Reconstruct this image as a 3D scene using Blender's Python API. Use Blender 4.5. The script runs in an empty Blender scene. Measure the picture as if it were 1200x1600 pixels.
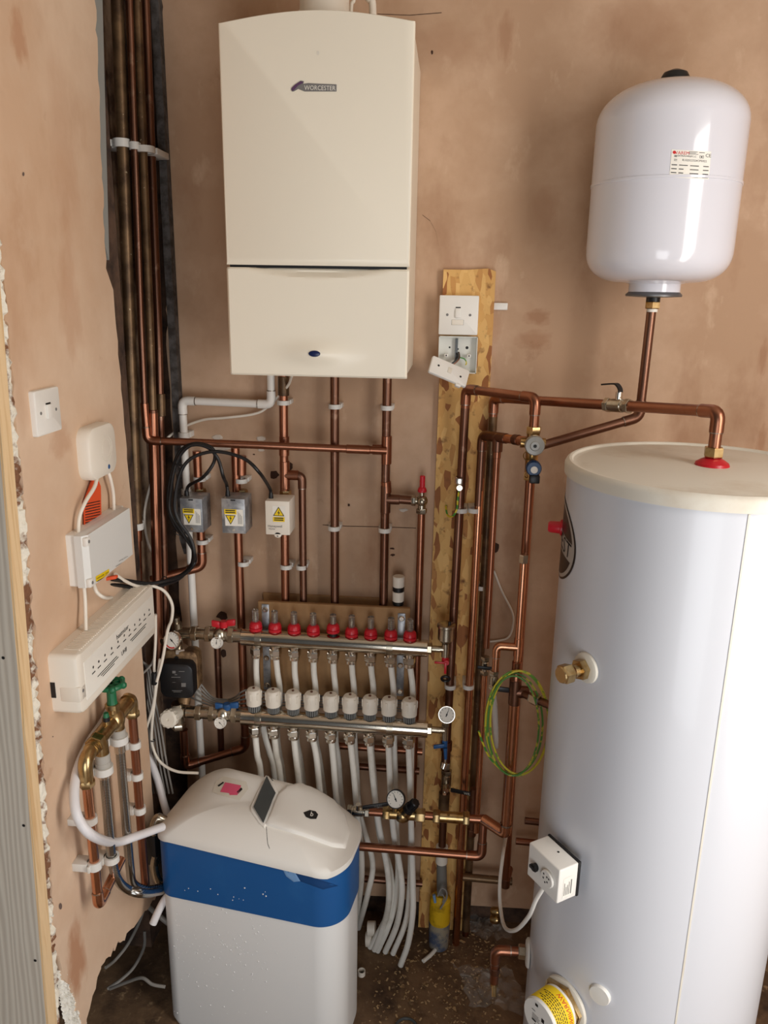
import bpy, bmesh, math, random
from math import sin, cos, pi, radians
from mathutils import Vector, Matrix
from mathutils.bvhtree import BVHTree
random.seed(7)
S = bpy.context.scene
COL = S.collection
V = Vector

# ------------------------------------------------------------------ camera
F = 1226.0                       # focal length in pixels of a 1200 x 1600 frame
vy = V((110, 336, -F)).normalized()
vz = V((75, 4450, F)).normalized()
vz = (vz - vy * vz.dot(vy)).normalized()
vx = vy.cross(vz)
R = Matrix((vx, vy, vz))
CAM = V((0, -2.16, 1.95))
cd = bpy.data.cameras.new('camera')
cam = bpy.data.objects.new('camera', cd)
COL.objects.link(cam)
cd.sensor_fit = 'AUTO'
cd.sensor_width = 36.0
cd.lens = F * 36.0 / 1600.0
cd.clip_start = 0.02
cam.matrix_world = Matrix.Translation(CAM) @ R.to_4x4()
S.camera = cam

# ------------------------------------------------------------------ light
S.view_settings.view_transform = 'Standard'
S.view_settings.look = 'None'
S.view_settings.gamma = 1.0
S.view_settings.exposure = 0.15
w = bpy.data.worlds.new('World')
S.world = w
w.use_nodes = True
bg = w.node_tree.nodes['Background']
bg.inputs[0].default_value = (0.86, 0.92, 1.0, 1)
bg.inputs[1].default_value = 0.065


def area(name, loc, target, sx, sy, power, color):
    d = bpy.data.lights.new(name, 'AREA')
    d.shape = 'RECTANGLE'
    d.size = sx
    d.size_y = sy
    d.energy = power
    d.color = color
    o = bpy.data.objects.new(name, d)
    COL.objects.link(o)
    o.location = loc
    o.rotation_euler = (V(target) - V(loc)).to_track_quat('-Z', 'Y').to_euler()
    return o


area('daylight_doorway', (1.42, -1.52, 1.55), (-0.62, -0.30, 1.35), 0.9, 2.2, 48, (1.0, 0.965, 0.92))
area('daylight_window', (0.15, -2.95, 0.85), (-0.15, 0, 0.65), 0.9, 1.6, 17, (0.95, 0.97, 1.0))


# ------------------------------------------------------------------ helpers
def ray(px, py):
    return R @ V(((px - 600) / F, (800 - py) / F, -1.0))


def at(px, py, Y):
    r = ray(px, py)
    return CAM + r * ((Y - CAM.y) / r.y)


def atX(px, py, X):
    r = ray(px, py)
    return CAM + r * ((X - CAM.x) / r.x)


def atZ(px, py, Z=-0.06):
    r = ray(px, py)
    return CAM + r * ((Z - CAM.z) / r.z)


def lin(c):
    return tuple((x / 12.92 if x <= 0.04045 else ((x + 0.055) / 1.055) ** 2.4) for x in (v / 255.0 for v in c))


class MB:
    def __init__(self):
        self.v = []
        self.f = []

    def add(self, vs, fs):
        n = len(self.v)
        self.v += [V(p) for p in vs]
        self.f += [tuple(i + n for i in f) for f in fs]
        return self


def frame(axis):
    a = V(axis).normalized()
    t = V((0, 0, 1)) if abs(a.z) < 0.9 else V((0, 1, 0))
    u = a.cross(t).normalized()
    return a, u, a.cross(u)


def lathe(mb, prof, p, axis, n=32, cap=True, phase=0.0):
    """prof: list of (radius, height along the axis)"""
    a, u, v = frame(axis)
    p = V(p)
    vs, fs = [], []
    for (r, h) in prof:
        for i in range(n):
            t = 2 * pi * i / n + phase
            vs.append(p + a * h + u * (r * cos(t)) + v * (r * sin(t)))
    for k in range(len(prof) - 1):
        for i in range(n):
            j = (i + 1) % n
            fs.append((k * n + i, k * n + j, (k + 1) * n + j, (k + 1) * n + i))
    if cap:
        fs.append(tuple(range(n))[::-1])
        fs.append(tuple((len(prof) - 1) * n + i for i in range(n)))
    return mb.add(vs, fs)


def cyl(mb, p0, p1, r0, r1=None, n=24, bev=0.0):
    p0, p1 = V(p0), V(p1)
    r1 = r0 if r1 is None else r1
    L = (p1 - p0).length
    if bev > 0:
        prof = [(max(r0 - bev, 1e-4), 0), (r0, bev), (r1, L - bev), (max(r1 - bev, 1e-4), L)]
    else:
        prof = [(r0, 0), (r1, L)]
    return lathe(mb, prof, p0, p1 - p0, n)


def hexnut(mb, p0, p1, r):
    p0, p1 = V(p0), V(p1)
    L = (p1 - p0).length
    return lathe(mb, [(r * .93, 0), (r, L * .12), (r, L * .88), (r * .93, L)], p0, p1 - p0, 6, phase=.3)


def ring(mb, p0, p1, r, ri, n=24):
    L = (V(p1) - V(p0)).length
    return lathe(mb, [(ri, 0), (r, 0), (r, L), (ri, L), (ri, 0)], p0, V(p1) - V(p0), n, cap=False)


def ball(mb, p, r, n=14, axis=(0, 0, 1), sq=1.0):
    m = max(5, n // 2)
    prof = [(max(r * sin(pi * i / m), 1e-5), -r * sq * cos(pi * i / m)) for i in range(m + 1)]
    return lathe(mb, prof, p, axis, n)


def torus(mb, p, axis, RR, r, n=32, m=10):
    prof = [(RR + r * cos(2 * pi * i / m), r * sin(2 * pi * i / m)) for i in range(m + 1)]
    return lathe(mb, prof, p, axis, n, cap=False)


def fillet(pts, bend, n=6):
    pts = [V(p) for p in pts]
    out = [pts[0]]
    for i in range(1, len(pts) - 1):
        a, b, c = pts[i - 1], pts[i], pts[i + 1]
        d0, d1 = (a - b), (c - b)
        k = min(bend, d0.length * .48, d1.length * .48)
        s, e = b + d0.normalized() * k, b + d1.normalized() * k
        for j in range(n + 1):
            t = j / n
            out.append(s * (1 - t) ** 2 + b * (2 * t * (1 - t)) + e * t * t)
    out.append(pts[-1])
    return out


def smooth_path(pts, n=8):
    P = [V(p) for p in pts]
    if len(P) < 3:
        return P
    out = []
    for i in range(len(P) - 1):
        p0 = P[i - 1] if i else P[0] * 2 - P[1]
        p1, p2 = P[i], P[i + 1]
        p3 = P[i + 2] if i + 2 < len(P) else P[-1] * 2 - P[-2]
        for j in range(n):
            t = j / n
            out.append(.5 * ((2 * p1) + (p2 - p0) * t + (2 * p0 - 5 * p1 + 4 * p2 - p3) * t * t
                             + (3 * p1 - p0 - 3 * p2 + p3) * t ** 3))
    out.append(P[-1])
    return out


def sweep(mb, path, r, n=14, cap=True):
    """r: number or function of the fraction along the path"""
    path = [V(p) for p in path]
    q = [path[0]]
    for p in path[1:]:
        if (p - q[-1]).length > 1e-5:
            q.append(p)
    path = q
    N = len(path)
    t0 = (path[1] - path[0]).normalized()
    _, u, _ = frame(t0)
    vs, fs = [], []
    L = [0]
    for i in range(1, N):
        L.append(L[-1] + (path[i] - path[i - 1]).length)
    for i in range(N):
        if i == 0:
            t = t0
        elif i == N - 1:
            t = (path[-1] - path[-2]).normalized()
        else:
            t = ((path[i] - path[i - 1]).normalized() + (path[i + 1] - path[i]).normalized())
            t = t.normalized() if t.length > 1e-6 else (path[i + 1] - path[i]).normalized()
        u = (u - t * u.dot(t)).normalized()
        v = t.cross(u)
        rr = r(L[i] / L[-1]) if callable(r) else r
        for k in range(n):
            a = 2 * pi * k / n
            vs.append(path[i] + u * (rr * cos(a)) + v * (rr * sin(a)))
    for i in range(N - 1):
        for k in range(n):
            j = (k + 1) % n
            fs.append((i * n + k, i * n + j, (i + 1) * n + j, (i + 1) * n + k))
    if cap:
        fs.append(tuple(range(n))[::-1])
        fs.append(tuple((N - 1) * n + k for k in range(n)))
    return mb.add(vs, fs)


def obox(mb, c, ux, uy, uz, dims, bev=0.0, seg=2):
    """box centred on c with half axes along ux, uy, uz"""
    bm = bmesh.new()
    bmesh.ops.create_cube(bm, size=1.0)
    for v in bm.verts:
        v.co = V((v.co.x * dims[0], v.co.y * dims[1], v.co.z * dims[2]))
    if bev > 0:
        bmesh.ops.bevel(bm, geom=list(bm.edges), offset=bev, segments=seg, affect='EDGES', profile=.5)
    ux, uy, uz = V(ux).normalized(), V(uy).normalized(), V(uz).normalized()
    bm.verts.ensure_lookup_table()
    vs = [V(c) + ux * v.co.x + uy * v.co.y + uz * v.co.z for v in bm.verts]
    fs = [tuple(v.index for v in f.verts) for f in bm.faces]
    bm.free()
    return mb.add(vs, fs)


EX, EY, EZ = V((1, 0, 0)), V((0, 1, 0)), V((0, 0, 1))


def box(mb, lo, hi, bev=0.0, seg=2):
    lo, hi = V(lo), V(hi)
    return obox(mb, (lo + hi) / 2, EX, EY, EZ, hi - lo, bev, seg)


def prism(mb, outline, un, d, bev=0.0):
    """outline: world points in one plane; extruded by d along un, with an eased front edge"""
    un = V(un).normalized()
    o = [V(p) for p in outline]
    c = sum(o, V()) / len(o)
    n = len(o)
    lay = [(1.0, 0.0), (1.0, d)]
    if bev > 0:
        rad = sum((p - c).length for p in o) / n
        lay = [(1, 0), (1, d - bev), (1 - bev * .35 / rad, d - bev * .3), (1 - bev / rad, d)]
    vs, fs = [], []
    for s, h in lay:
        for p in o:
            vs.append(c + (p - c) * s + un * h)
    for k in range(len(lay) - 1):
        for i in range(n):
            j = (i + 1) % n
            fs.append((k * n + i, k * n + j, (k + 1) * n + j, (k + 1) * n + i))
    fs.append(tuple(range(n))[::-1])
    fs.append(tuple((len(lay) - 1) * n + i for i in range(n)))
    return mb.add(vs, fs)


def rrect(c, ux, uy, wd, ht, r, n=6):
    c, ux, uy = V(c), V(ux).normalized(), V(uy).normalized()
    out = []
    for sx, sy, a0 in ((1, 1, 0), (-1, 1, pi / 2), (-1, -1, pi), (1, -1, 3 * pi / 2)):
        for i in range(n + 1):
            a = a0 + (pi / 2) * i / n
            out.append(c + ux * (sx * (wd / 2 - r) + r * cos(a)) + uy * (sy * (ht / 2 - r) + r * sin(a)))
    return out


def ellipse(c, ux, uy, a, b, n=32):
    return [V(c) + V(ux).normalized() * (a * cos(2 * pi * i / n)) + V(uy).normalized() * (b * sin(2 * pi * i / n)) for i in range(n)]


def text(mb, s, c, ux, uy, size, depth=.0004, align='CENTER', warp=None):
    cu = bpy.data.curves.new('t', 'FONT')
    cu.body = s
    cu.size = 1
    cu.extrude = 0.0
    cu.resolution_u = 2
    cu.align_x = align
    cu.align_y = 'CENTER'
    o = bpy.data.objects.new('t', cu)
    COL.objects.link(o)
    me = o.to_mesh()
    ux, uy = V(ux).normalized(), V(uy).normalized()
    un = ux.cross(uy)
    if warp is None:
        vs = [V(c) + ux * (v.co.x * size) + uy * (v.co.y * size) + un * depth for v in me.vertices]
    else:
        vs = [warp(v.co.x * size, v.co.y * size) for v in me.vertices]
    fs = [tuple(p.vertices) for p in me.polygons]
    mb.add(vs, fs)
    o.to_mesh_clear()
    bpy.data.objects.remove(o)
    bpy.data.curves.remove(cu)
    return mb


def obj(name, mb, m, parent=None, smooth=True, angle=35, label=None):
    """link the collected shape as ONE mesh object, its origin at its own base"""
    xs = [p.x for p in mb.v]
    ys = [p.y for p in mb.v]
    zs = [p.z for p in mb.v]
    base = V(((min(xs) + max(xs)) / 2, (min(ys) + max(ys)) / 2, min(zs)))
    me = bpy.data.meshes.new(name)
    me.from_pydata([p - base for p in mb.v], [], mb.f)
    me.validate()
    bm = bmesh.new()
    bm.from_mesh(me)
    bmesh.ops.recalc_face_normals(bm, faces=bm.faces)
    bm.to_mesh(me)
    bm.free()
    me.materials.append(m)
    if smooth:
        me.polygons.foreach_set('use_smooth', [True] * len(me.polygons))
        me.set_sharp_from_angle(angle=radians(angle))
    o = bpy.data.objects.new(name, me)
    COL.objects.link(o)
    if parent is not None:
        o.parent = parent
        off = V()
        q = parent
        while q is not None:
            off += q.location
            q = q.parent
        o.location = base - off
    else:
        o.location = base
    if label:
        o['label'] = label
    return o


def tag(o, label, cat, group=None):
    o['label'] = label
    o['category'] = cat
    if group:
        o['group'] = group
    return o


def thing(name, label, cat, loc, group=None):
    o = bpy.data.objects.new(name, None)
    o.empty_display_size = .02
    COL.objects.link(o)
    o.location = loc
    return tag(o, label, cat, group)


def struct(name, mb, m, **k):
    o = obj(name, mb, m, **k)
    o['kind'] = 'structure'
    return o


# ------------------------------------------------------------------ materials
def mat(name, col, rough=.5, metal=0.0, noise=None, bump=None, spec=None, coat=0.0, trans=0.0, alpha=1.0):
    """noise=(colour2, scale, lo, hi[, (sx,sy,sz)]) mixes a second colour in object space; bump=(scale, strength)"""
    m = bpy.data.materials.new(name)
    m.use_nodes = True
    nt = m.node_tree
    b = nt.nodes['Principled BSDF']
    b.inputs['Base Color'].default_value = (*lin(col), 1)
    b.inputs['Roughness'].default_value = rough
    b.inputs['Metallic'].default_value = metal
    if spec is not None:
        b.inputs['Specular IOR Level'].default_value = spec
    b.inputs['Coat Weight'].default_value = coat
    b.inputs['Transmission Weight'].default_value = trans
    b.inputs['Alpha'].default_value = alpha
    geo = nt.nodes.new('ShaderNodeNewGeometry')
    last = None
    layers = noise if isinstance(noise, list) else ([noise] if noise else [])
    for L in layers:
        c2, sc, lo, hi = L[:4]
        src = geo.outputs['Position']
        if len(L) > 4:
            mp = nt.nodes.new('ShaderNodeMapping')
            mp.inputs['Scale'].default_value = L[4]
            nt.links.new(src, mp.inputs[0])
            src = mp.outputs[0]
        nz = nt.nodes.new('ShaderNodeTexNoise')
        nz.inputs['Scale'].default_value = sc
        nz.inputs['Detail'].default_value = 6
        nz.inputs['Roughness'].default_value = .6
        nt.links.new(src, nz.inputs['Vector'])
        mr = nt.nodes.new('ShaderNodeMapRange')
        mr.inputs[1].default_value = lo
        mr.inputs[2].default_value = hi
        nt.links.new(nz.outputs[0], mr.inputs[0])
        mx = nt.nodes.new('ShaderNodeMix')
        mx.data_type = 'RGBA'
        mx.inputs[6].default_value = (*lin(col), 1)
        mx.inputs[7].default_value = (*lin(c2), 1)
        nt.links.new(mr.outputs[0], mx.inputs[0])
        if last is not None:
            nt.links.new(last, mx.inputs[6])
        last = mx.outputs[2]
    if last is not None:
        nt.links.new(last, b.inputs['Base Color'])
    if bump:
        nz = nt.nodes.new('ShaderNodeTexNoise')
        nz.inputs['Scale'].default_value = bump[0]
        nz.inputs['Detail'].default_value = 5
        nt.links.new(geo.outputs['Position'], nz.inputs['Vector'])
        bp = nt.nodes.new('ShaderNodeBump')
        bp.inputs['Strength'].default_value = bump[1]
        bp.inputs['Distance'].default_value = .004
        nt.links.new(nz.outputs[0], bp.inputs['Height'])
        nt.links.new(bp.outputs[0], b.inputs['Normal'])
    return m


M = {}
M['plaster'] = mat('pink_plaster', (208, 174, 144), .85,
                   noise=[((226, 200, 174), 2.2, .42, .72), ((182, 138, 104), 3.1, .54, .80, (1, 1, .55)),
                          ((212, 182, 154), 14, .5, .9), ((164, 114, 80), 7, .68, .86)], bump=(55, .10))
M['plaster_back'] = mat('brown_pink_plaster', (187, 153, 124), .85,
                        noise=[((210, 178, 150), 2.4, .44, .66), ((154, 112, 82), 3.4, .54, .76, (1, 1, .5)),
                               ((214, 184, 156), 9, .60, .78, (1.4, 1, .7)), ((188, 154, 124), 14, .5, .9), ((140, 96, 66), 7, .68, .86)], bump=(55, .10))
M['plaster_edge'] = mat('broken_plaster', (176, 138, 112), .95, noise=((98, 62, 42), 30, .45, .65), bump=(40, .7))
M['dark_brick'] = mat('dark_masonry', (100, 76, 60), .95, noise=((40, 30, 26), 12, .4, .65), bump=(30, .6))
M['foam'] = mat('white_foam', (240, 238, 228), .95, noise=((205, 200, 186), 60, .5, .7), bump=(90, 1.0))
M['floor'] = mat('dusty_concrete', (128, 100, 72), .95,
                 noise=[((84, 62, 42), 4, .42, .62), ((60, 42, 28), 11, .52, .72), ((166, 138, 104), 45, .6, .75)], bump=(60, .5))
M['chip'] = mat('wood_shavings', (190, 160, 116), .9, noise=((110, 80, 50), 80, .45, .6))
M['copper'] = mat('copper', (166, 114, 90), .33, 1.0, noise=[((150, 98, 74), 7, .4, .7, (1, 1, .4)), ((112, 72, 56), 22, .6, .78, (1, 1, .5))])
M['copper_bright'] = mat('bright_copper', (216, 156, 122), .27, 1.0, noise=((182, 124, 94), 7, .45, .7, (1, 1, .4)))
M['copper_brown'] = mat('tarnished_copper', (132, 97, 80), .38, 1.0, noise=[((116, 80, 64), 8, .4, .65, (1, 1, .4)), ((164, 134, 114), 26, .6, .75)])
M['copper_dark'] = mat('brown_stained_copper', (122, 96, 68), .42, .6, noise=[((80, 60, 42), 14, .42, .62), ((214, 200, 164), 110, .67, .72)])
M['solder'] = mat('solder', (176, 168, 156), .4, 1.0, noise=((110, 90, 76), 90, .45, .6))
M['brass'] = mat('brass', (194, 168, 122), .28, 1.0, noise=((160, 124, 72), 25, .45, .65))
M['nickel'] = mat('nickel_plate', (196, 188, 172), .26, 1.0, noise=((150, 138, 118), 18, .45, .7))
M['chrome'] = mat('chrome', (226, 220, 210), .2, 1.0)
M['rail'] = mat('polished_rail', (218, 208, 192), .14, 1.0, noise=((190, 178, 160), 6, .5, .8))
M['steel'] = mat('galvanised_steel', (186, 187, 188), .42, .55, noise=((140, 142, 146), 30, .4, .6))
M['plastic'] = mat('white_plastic', (236, 233, 226), .38)
M['plastic_warm'] = mat('warm_white_plastic', (236, 228, 214), .42)
M['clip'] = mat('translucent_white_nylon', (222, 220, 214), .45)
M['boiler'] = mat('cream_enamel', (238, 230, 212), .4, coat=.15)
M['tank'] = mat('white_gloss_enamel', (222, 222, 230), .16, coat=.4)
M['cylinder'] = mat('white_steel_jacket', (216, 218, 224), .3, coat=.15)
M['lid'] = mat('off_white_lid', (226, 220, 206), .5, noise=((200, 184, 162), 5, .55, .8))
M['black'] = mat('black_rubber', (22, 22, 24), .42)
M['grey'] = mat('grey_plastic', (150, 152, 150), .4)
M['darkgrey'] = mat('dark_grey_plastic', (72, 76, 76), .25)
M['red'] = mat('red_plastic', (200, 30, 44), .35)
M['blue'] = mat('blue_plastic', (34, 84, 138), .4)
M['blue_band'] = mat('blue_band', (28, 88, 150), .42, noise=((40, 100, 160), 8, .5, .8))
M['blue_light'] = mat('pale_blue', (120, 160, 205), .35)
M['navy'] = mat('navy_plastic', (22, 34, 78), .3)
M['green'] = mat('green_plastic', (24, 104, 66), .4)
M['orange'] = mat('orange_card', (226, 84, 36), .6)
M['yellow'] = mat('yellow_label', (246, 210, 24), .5)
M['pink'] = mat('pink_label', (226, 92, 124), .5)
M['paper'] = mat('white_label', (240, 236, 226), .55)
M['ink'] = mat('black_ink', (24, 22, 22), .6)
M['ink_red'] = mat('red_ink', (206, 34, 34), .6)
M['ink_grey'] = mat('grey_ink', (120, 118, 116), .6)
M['purple'] = mat('purple_ink', (92, 62, 96), .5)
M['mdf'] = mat('mdf', (172, 134, 92), .8, noise=((150, 112, 72), 10, .4, .7))
M['tube'] = mat('white_barrier_pipe', (238, 235, 226), .4, noise=((190, 184, 168), 9, .55, .8))
M['hose_white'] = mat('white_hose', (232, 230, 232), .35)
M['cable_grey'] = mat('grey_cable', (136, 132, 126), .5)
M['clear'] = mat('clear_plastic', (240, 240, 240), .08, trans=.92)
M['film'] = mat('clear_film', (206, 200, 190), .2, alpha=.16)
M['hose_clear'] = mat('clear_hose_plastic', (214, 212, 206), .2, alpha=.4)
M['tape'] = mat('yellow_tape', (220, 178, 30), .45, noise=((160, 124, 20), 30, .5, .7))
M['dirty_blue'] = mat('dirty_blue_sleeve', (72, 82, 104), .6, noise=((150, 140, 120), 22, .45, .6))


def nodes_mat(name):
    m = bpy.data.materials.new(name)
    m.use_nodes = True
    return m, m.node_tree, m.node_tree.nodes['Principled BSDF']


def osb():
    m, nt, b = nodes_mat('oriented_strand_board')
    g = nt.nodes.new('ShaderNodeNewGeometry')
    mp = nt.nodes.new('ShaderNodeMapping')
    mp.inputs['Scale'].default_value = (70, 70, 26)
    mp.inputs['Rotation'].default_value = (0, .25, 0)
    nt.links.new(g.outputs['Position'], mp.inputs[0])
    wn = nt.nodes.new('ShaderNodeTexNoise')
    wn.inputs['Scale'].default_value = 9
    nt.links.new(g.outputs['Position'], wn.inputs['Vector'])
    va = nt.nodes.new('ShaderNodeVectorMath')
    va.operation = 'MULTIPLY_ADD'
    va.inputs[1].default_value = (1.6, 1.6, 1.6)
    nt.links.new(wn.outputs[1], va.inputs[0])
    nt.links.new(mp.outputs[0], va.inputs[2])
    vo = nt.nodes.new('ShaderNodeTexVoronoi')
    vo.inputs['Scale'].default_value = 1.0
    nt.links.new(va.outputs[0], vo.inputs['Vector'])
    sp = nt.nodes.new('ShaderNodeSeparateColor')
    nt.links.new(vo.outputs['Color'], sp.inputs[0])
    cr = nt.nodes.new('ShaderNodeValToRGB')
    e = cr.color_ramp.elements
    e[0].position, e[0].color = 0, (*lin((150, 92, 46)), 1)
    e[1].position, e[1].color = 1, (*lin((232, 188, 118)), 1)
    for p, c in ((.12, (164, 104, 54)), (.2, (208, 156, 88)), (.6, (220, 174, 104))):
        k = e.new(p)
        k.color = (*lin(c), 1)
    nt.links.new(sp.outputs[0], cr.inputs[0])
    nz = nt.nodes.new('ShaderNodeTexNoise')
    nz.inputs['Scale'].default_value = 40
    nz.inputs['Detail'].default_value = 8
    nt.links.new(g.outputs['Position'], nz.inputs['Vector'])
    mr = nt.nodes.new('ShaderNodeMapRange')
    mr.inputs[1].default_value, mr.inputs[2].default_value = .58, .75
    nt.links.new(nz.outputs[0], mr.inputs[0])
    mx = nt.nodes.new('ShaderNodeMix')
    mx.data_type = 'RGBA'
    mx.inputs[7].default_value = (*lin((120, 76, 38)), 1)
    nt.links.new(mr.outputs[0], mx.inputs[0])
    nt.links.new(cr.outputs[0], mx.inputs[6])
    nt.links.new(mx.outputs[2], b.inputs['Base Color'])
    b.inputs['Roughness'].default_value = .7
    bp = nt.nodes.new('ShaderNodeBump')
    bp.inputs['Strength'].default_value = .4
    bp.inputs['Distance'].default_value = .002
    nt.links.new(sp.outputs[1], bp.inputs['Height'])
    nt.links.new(bp.outputs[0], b.inputs['Normal'])
    return m


def timber(name, c1, c2, scale):
    m, nt, b = nodes_mat(name)
    g = nt.nodes.new('ShaderNodeNewGeometry')
    mp = nt.nodes.new('ShaderNodeMapping')
    mp.inputs['Scale'].default_value = (1, 1, .06)
    nt.links.new(g.outputs['Position'], mp.inputs[0])
    wv = nt.nodes.new('ShaderNodeTexWave')
    wv.inputs['Scale'].default_value = scale
    wv.inputs['Distortion'].default_value = 7.0
    wv.inputs['Detail'].default_value = 3
    nt.links.new(mp.outputs[0], wv.inputs['Vector'])
    cr = nt.nodes.new('ShaderNodeValToRGB')
    cr.color_ramp.elements[0].color = (*lin(c1), 1)
    cr.color_ramp.elements[1].color = (*lin(c2), 1)
    nt.links.new(wv.outputs[0], cr.inputs[0])
    nt.links.new(cr.outputs[0], b.inputs['Base Color'])
    b.inputs['Roughness'].default_value = .75
    bp = nt.nodes.new('ShaderNodeBump')
    bp.inputs['Strength'].default_value = .1
    bp.inputs['Distance'].default_value = .002
    nt.links.new(wv.outputs[0], bp.inputs['Height'])
    nt.links.new(bp.outputs[0], b.inputs['Normal'])
    return m


def striped(name, c1, c2, scale, d):
    """fine bands for braid and earth wire, along direction d in space"""
    m, nt, b = nodes_mat(name)
    g = nt.nodes.new('ShaderNodeNewGeometry')
    dt = nt.nodes.new('ShaderNodeVectorMath')
    dt.operation = 'DOT_PRODUCT'
    dt.inputs[1].default_value = d
    nt.links.new(g.outputs['Position'], dt.inputs[0])
    ml = nt.nodes.new('ShaderNodeMath')
    ml.operation = 'MULTIPLY'
    ml.inputs[1].default_value = scale
    nt.links.new(dt.outputs['Value'], ml.inputs[0])
    sn = nt.nodes.new('ShaderNodeMath')
    sn.operation = 'SINE'
    nt.links.new(ml.outputs[0], sn.inputs[0])
    mr = nt.nodes.new('ShaderNodeMapRange')
    mr.inputs[1].default_value, mr.inputs[2].default_value = -.35, .35
    nt.links.new(sn.outputs[0], mr.inputs[0])
    mx = nt.nodes.new('ShaderNodeMix')
    mx.data_type = 'RGBA'
    mx.inputs[6].default_value = (*lin(c1), 1)
    mx.inputs[7].default_value = (*lin(c2), 1)
    nt.links.new(mr.outputs[0], mx.inputs[0])
    nt.links.new(mx.outputs[2], b.inputs['Base Color'])
    return m, b


M['osb'] = osb()
M['timber'] = timber('weathered_timber', (186, 175, 160), (206, 197, 182), 26)
M['timber_light'] = timber('fresh_cut_timber', (214, 178, 130), (232, 202, 158), 60)
M['braid'], _b = striped('steel_braid', (120, 118, 114), (206, 204, 198), 1500, (.3, .3, 1))
_b.inputs['Metallic'].default_value = 1.0
_b.inputs['Roughness'].default_value = .24
M['earth_y'] = mat('yellow_wire', (214, 200, 60), .4, noise=((110, 160, 60), 30, .5, .55))
M['earth_g'] = mat('green_wire', (86, 140, 64), .4, noise=((200, 190, 70), 30, .52, .57))
M['earth'], _b = striped('green_yellow_wire', (222, 206, 50), (70, 150, 60), 260, (.4, .3, 1))
_b.inputs['Roughness'].default_value = .4


def stains(m, spots, col):
    """irregular damp stains of fixed shape soaked into the plaster: (centre, half-width, half-height, strength)"""
    nt = m.node_tree
    b = nt.nodes['Principled BSDF']
    g = nt.nodes.new('ShaderNodeNewGeometry')
    for c, rx, rz, k in spots:
        mp = nt.nodes.new('ShaderNodeMapping')
        mp.vector_type = 'POINT'
        mp.inputs['Location'].default_value = (-c.x / rx, -c.y / rx, -c.z / rz)
        mp.inputs['Scale'].default_value = (1 / rx, 1 / rx, 1 / rz)
        nt.links.new(g.outputs['Position'], mp.inputs[0])
        nz = nt.nodes.new('ShaderNodeTexNoise')
        nz.inputs['Scale'].default_value = 1.6
        nz.inputs['Detail'].default_value = 5
        nt.links.new(mp.outputs[0], nz.inputs['Vector'])
        ad = nt.nodes.new('ShaderNodeVectorMath')
        ad.operation = 'LENGTH'
        nt.links.new(mp.outputs[0], ad.inputs[0])
        ma = nt.nodes.new('ShaderNodeMath')
        ma.operation = 'MULTIPLY_ADD'
        ma.inputs[1].default_value = 1.3
        nt.links.new(nz.outputs[0], ma.inputs[0])
        nt.links.new(ad.outputs['Value'], ma.inputs[2])
        mr = nt.nodes.new('ShaderNodeMapRange')
        mr.inputs[1].default_value, mr.inputs[2].default_value = 1.15, 1.75
        mr.inputs[3].default_value, mr.inputs[4].default_value = k, 0
        nt.links.new(ma.outputs[0], mr.inputs[0])
        mx = nt.nodes.new('ShaderNodeMix')
        mx.data_type = 'RGBA'
        mx.inputs[7].default_value = (*lin(col), 1)
        nt.links.new(mr.outputs[0], mx.inputs[0])
        nt.links.new(b.inputs['Base Color'].links[0].from_socket, mx.inputs[6])
        nt.links.new(mx.outputs[2], b.inputs['Base Color'])


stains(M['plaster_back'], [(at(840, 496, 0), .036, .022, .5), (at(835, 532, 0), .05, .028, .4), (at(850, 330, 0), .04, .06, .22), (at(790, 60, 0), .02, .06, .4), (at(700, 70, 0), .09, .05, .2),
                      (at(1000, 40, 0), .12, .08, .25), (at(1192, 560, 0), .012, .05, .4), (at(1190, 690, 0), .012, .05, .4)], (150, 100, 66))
stains(M['plaster'], [(atX(30, 60, -.8), .03, .05, .5), (atX(110, 480, -.8), .05, .12, .3), (atX(95, 690, -.8), .05, .04, .35), (atX(120, 1500, -.8), .045, .10, .75), (atX(100, 250, -.8), .06, .2, .2)], (176, 120, 82))


# ------------------------------------------------------------------ draping marks onto surfaces
def bvh(mb):
    return BVHTree.FromPolygons([tuple(p) for p in mb.v], mb.f)


def hit(px, py, tree, lift=.0006):
    r = ray(px, py).normalized()
    p, n, i, d = tree.ray_cast(CAM, r)
    if p is None:
        return None
    if n.dot(r) > 0:
        n = -n
    return p + n * lift


def patch(mb, outline, tree, lift=.0006, rings=4, sub=5, edge=None):
    """a thin piece lying on the surface that a closed outline covers; edge = sloping rim for a raised piece"""
    pts = []
    n = len(outline)
    for i in range(n):
        a, b = outline[i], outline[(i + 1) % n]
        for k in range(sub):
            t = k / sub
            pts.append((a[0] + (b[0] - a[0]) * t, a[1] + (b[1] - a[1]) * t))
    cx = sum(p[0] for p in pts) / len(pts)
    cy = sum(p[1] for p in pts) / len(pts)
    lay = [(1.0, 0.0)] if edge is None else [(1.0, -.002), (1 - edge * .5, .8), (1 - edge, 1)]
    if edge is None:
        lay = [(1.0, 1.0)]
    s0 = lay[-1][0]
    lay += [(s0 * (1 - k / rings), 1.0) for k in range(1, rings)]
    vs, fs = [], []
    m = len(pts)
    last = None
    for s, h in lay:
        for (x, y) in pts:
            p = hit(cx + (x - cx) * s, cy + (y - cy) * s, tree, lift * h)
            p = p or last
            vs.append(p)
            last = p
    for k in range(len(lay) - 1):
        for i in range(m):
            j = (i + 1) % m
            fs.append((k * m + i, k * m + j, (k + 1) * m + j, (k + 1) * m + i))
    fs.append(tuple((len(lay) - 1) * m + i for i in range(m)))
    if last is None:
        return mb
    vs = [v if v is not None else last for v in vs]
    return mb.add(vs, fs)


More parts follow.
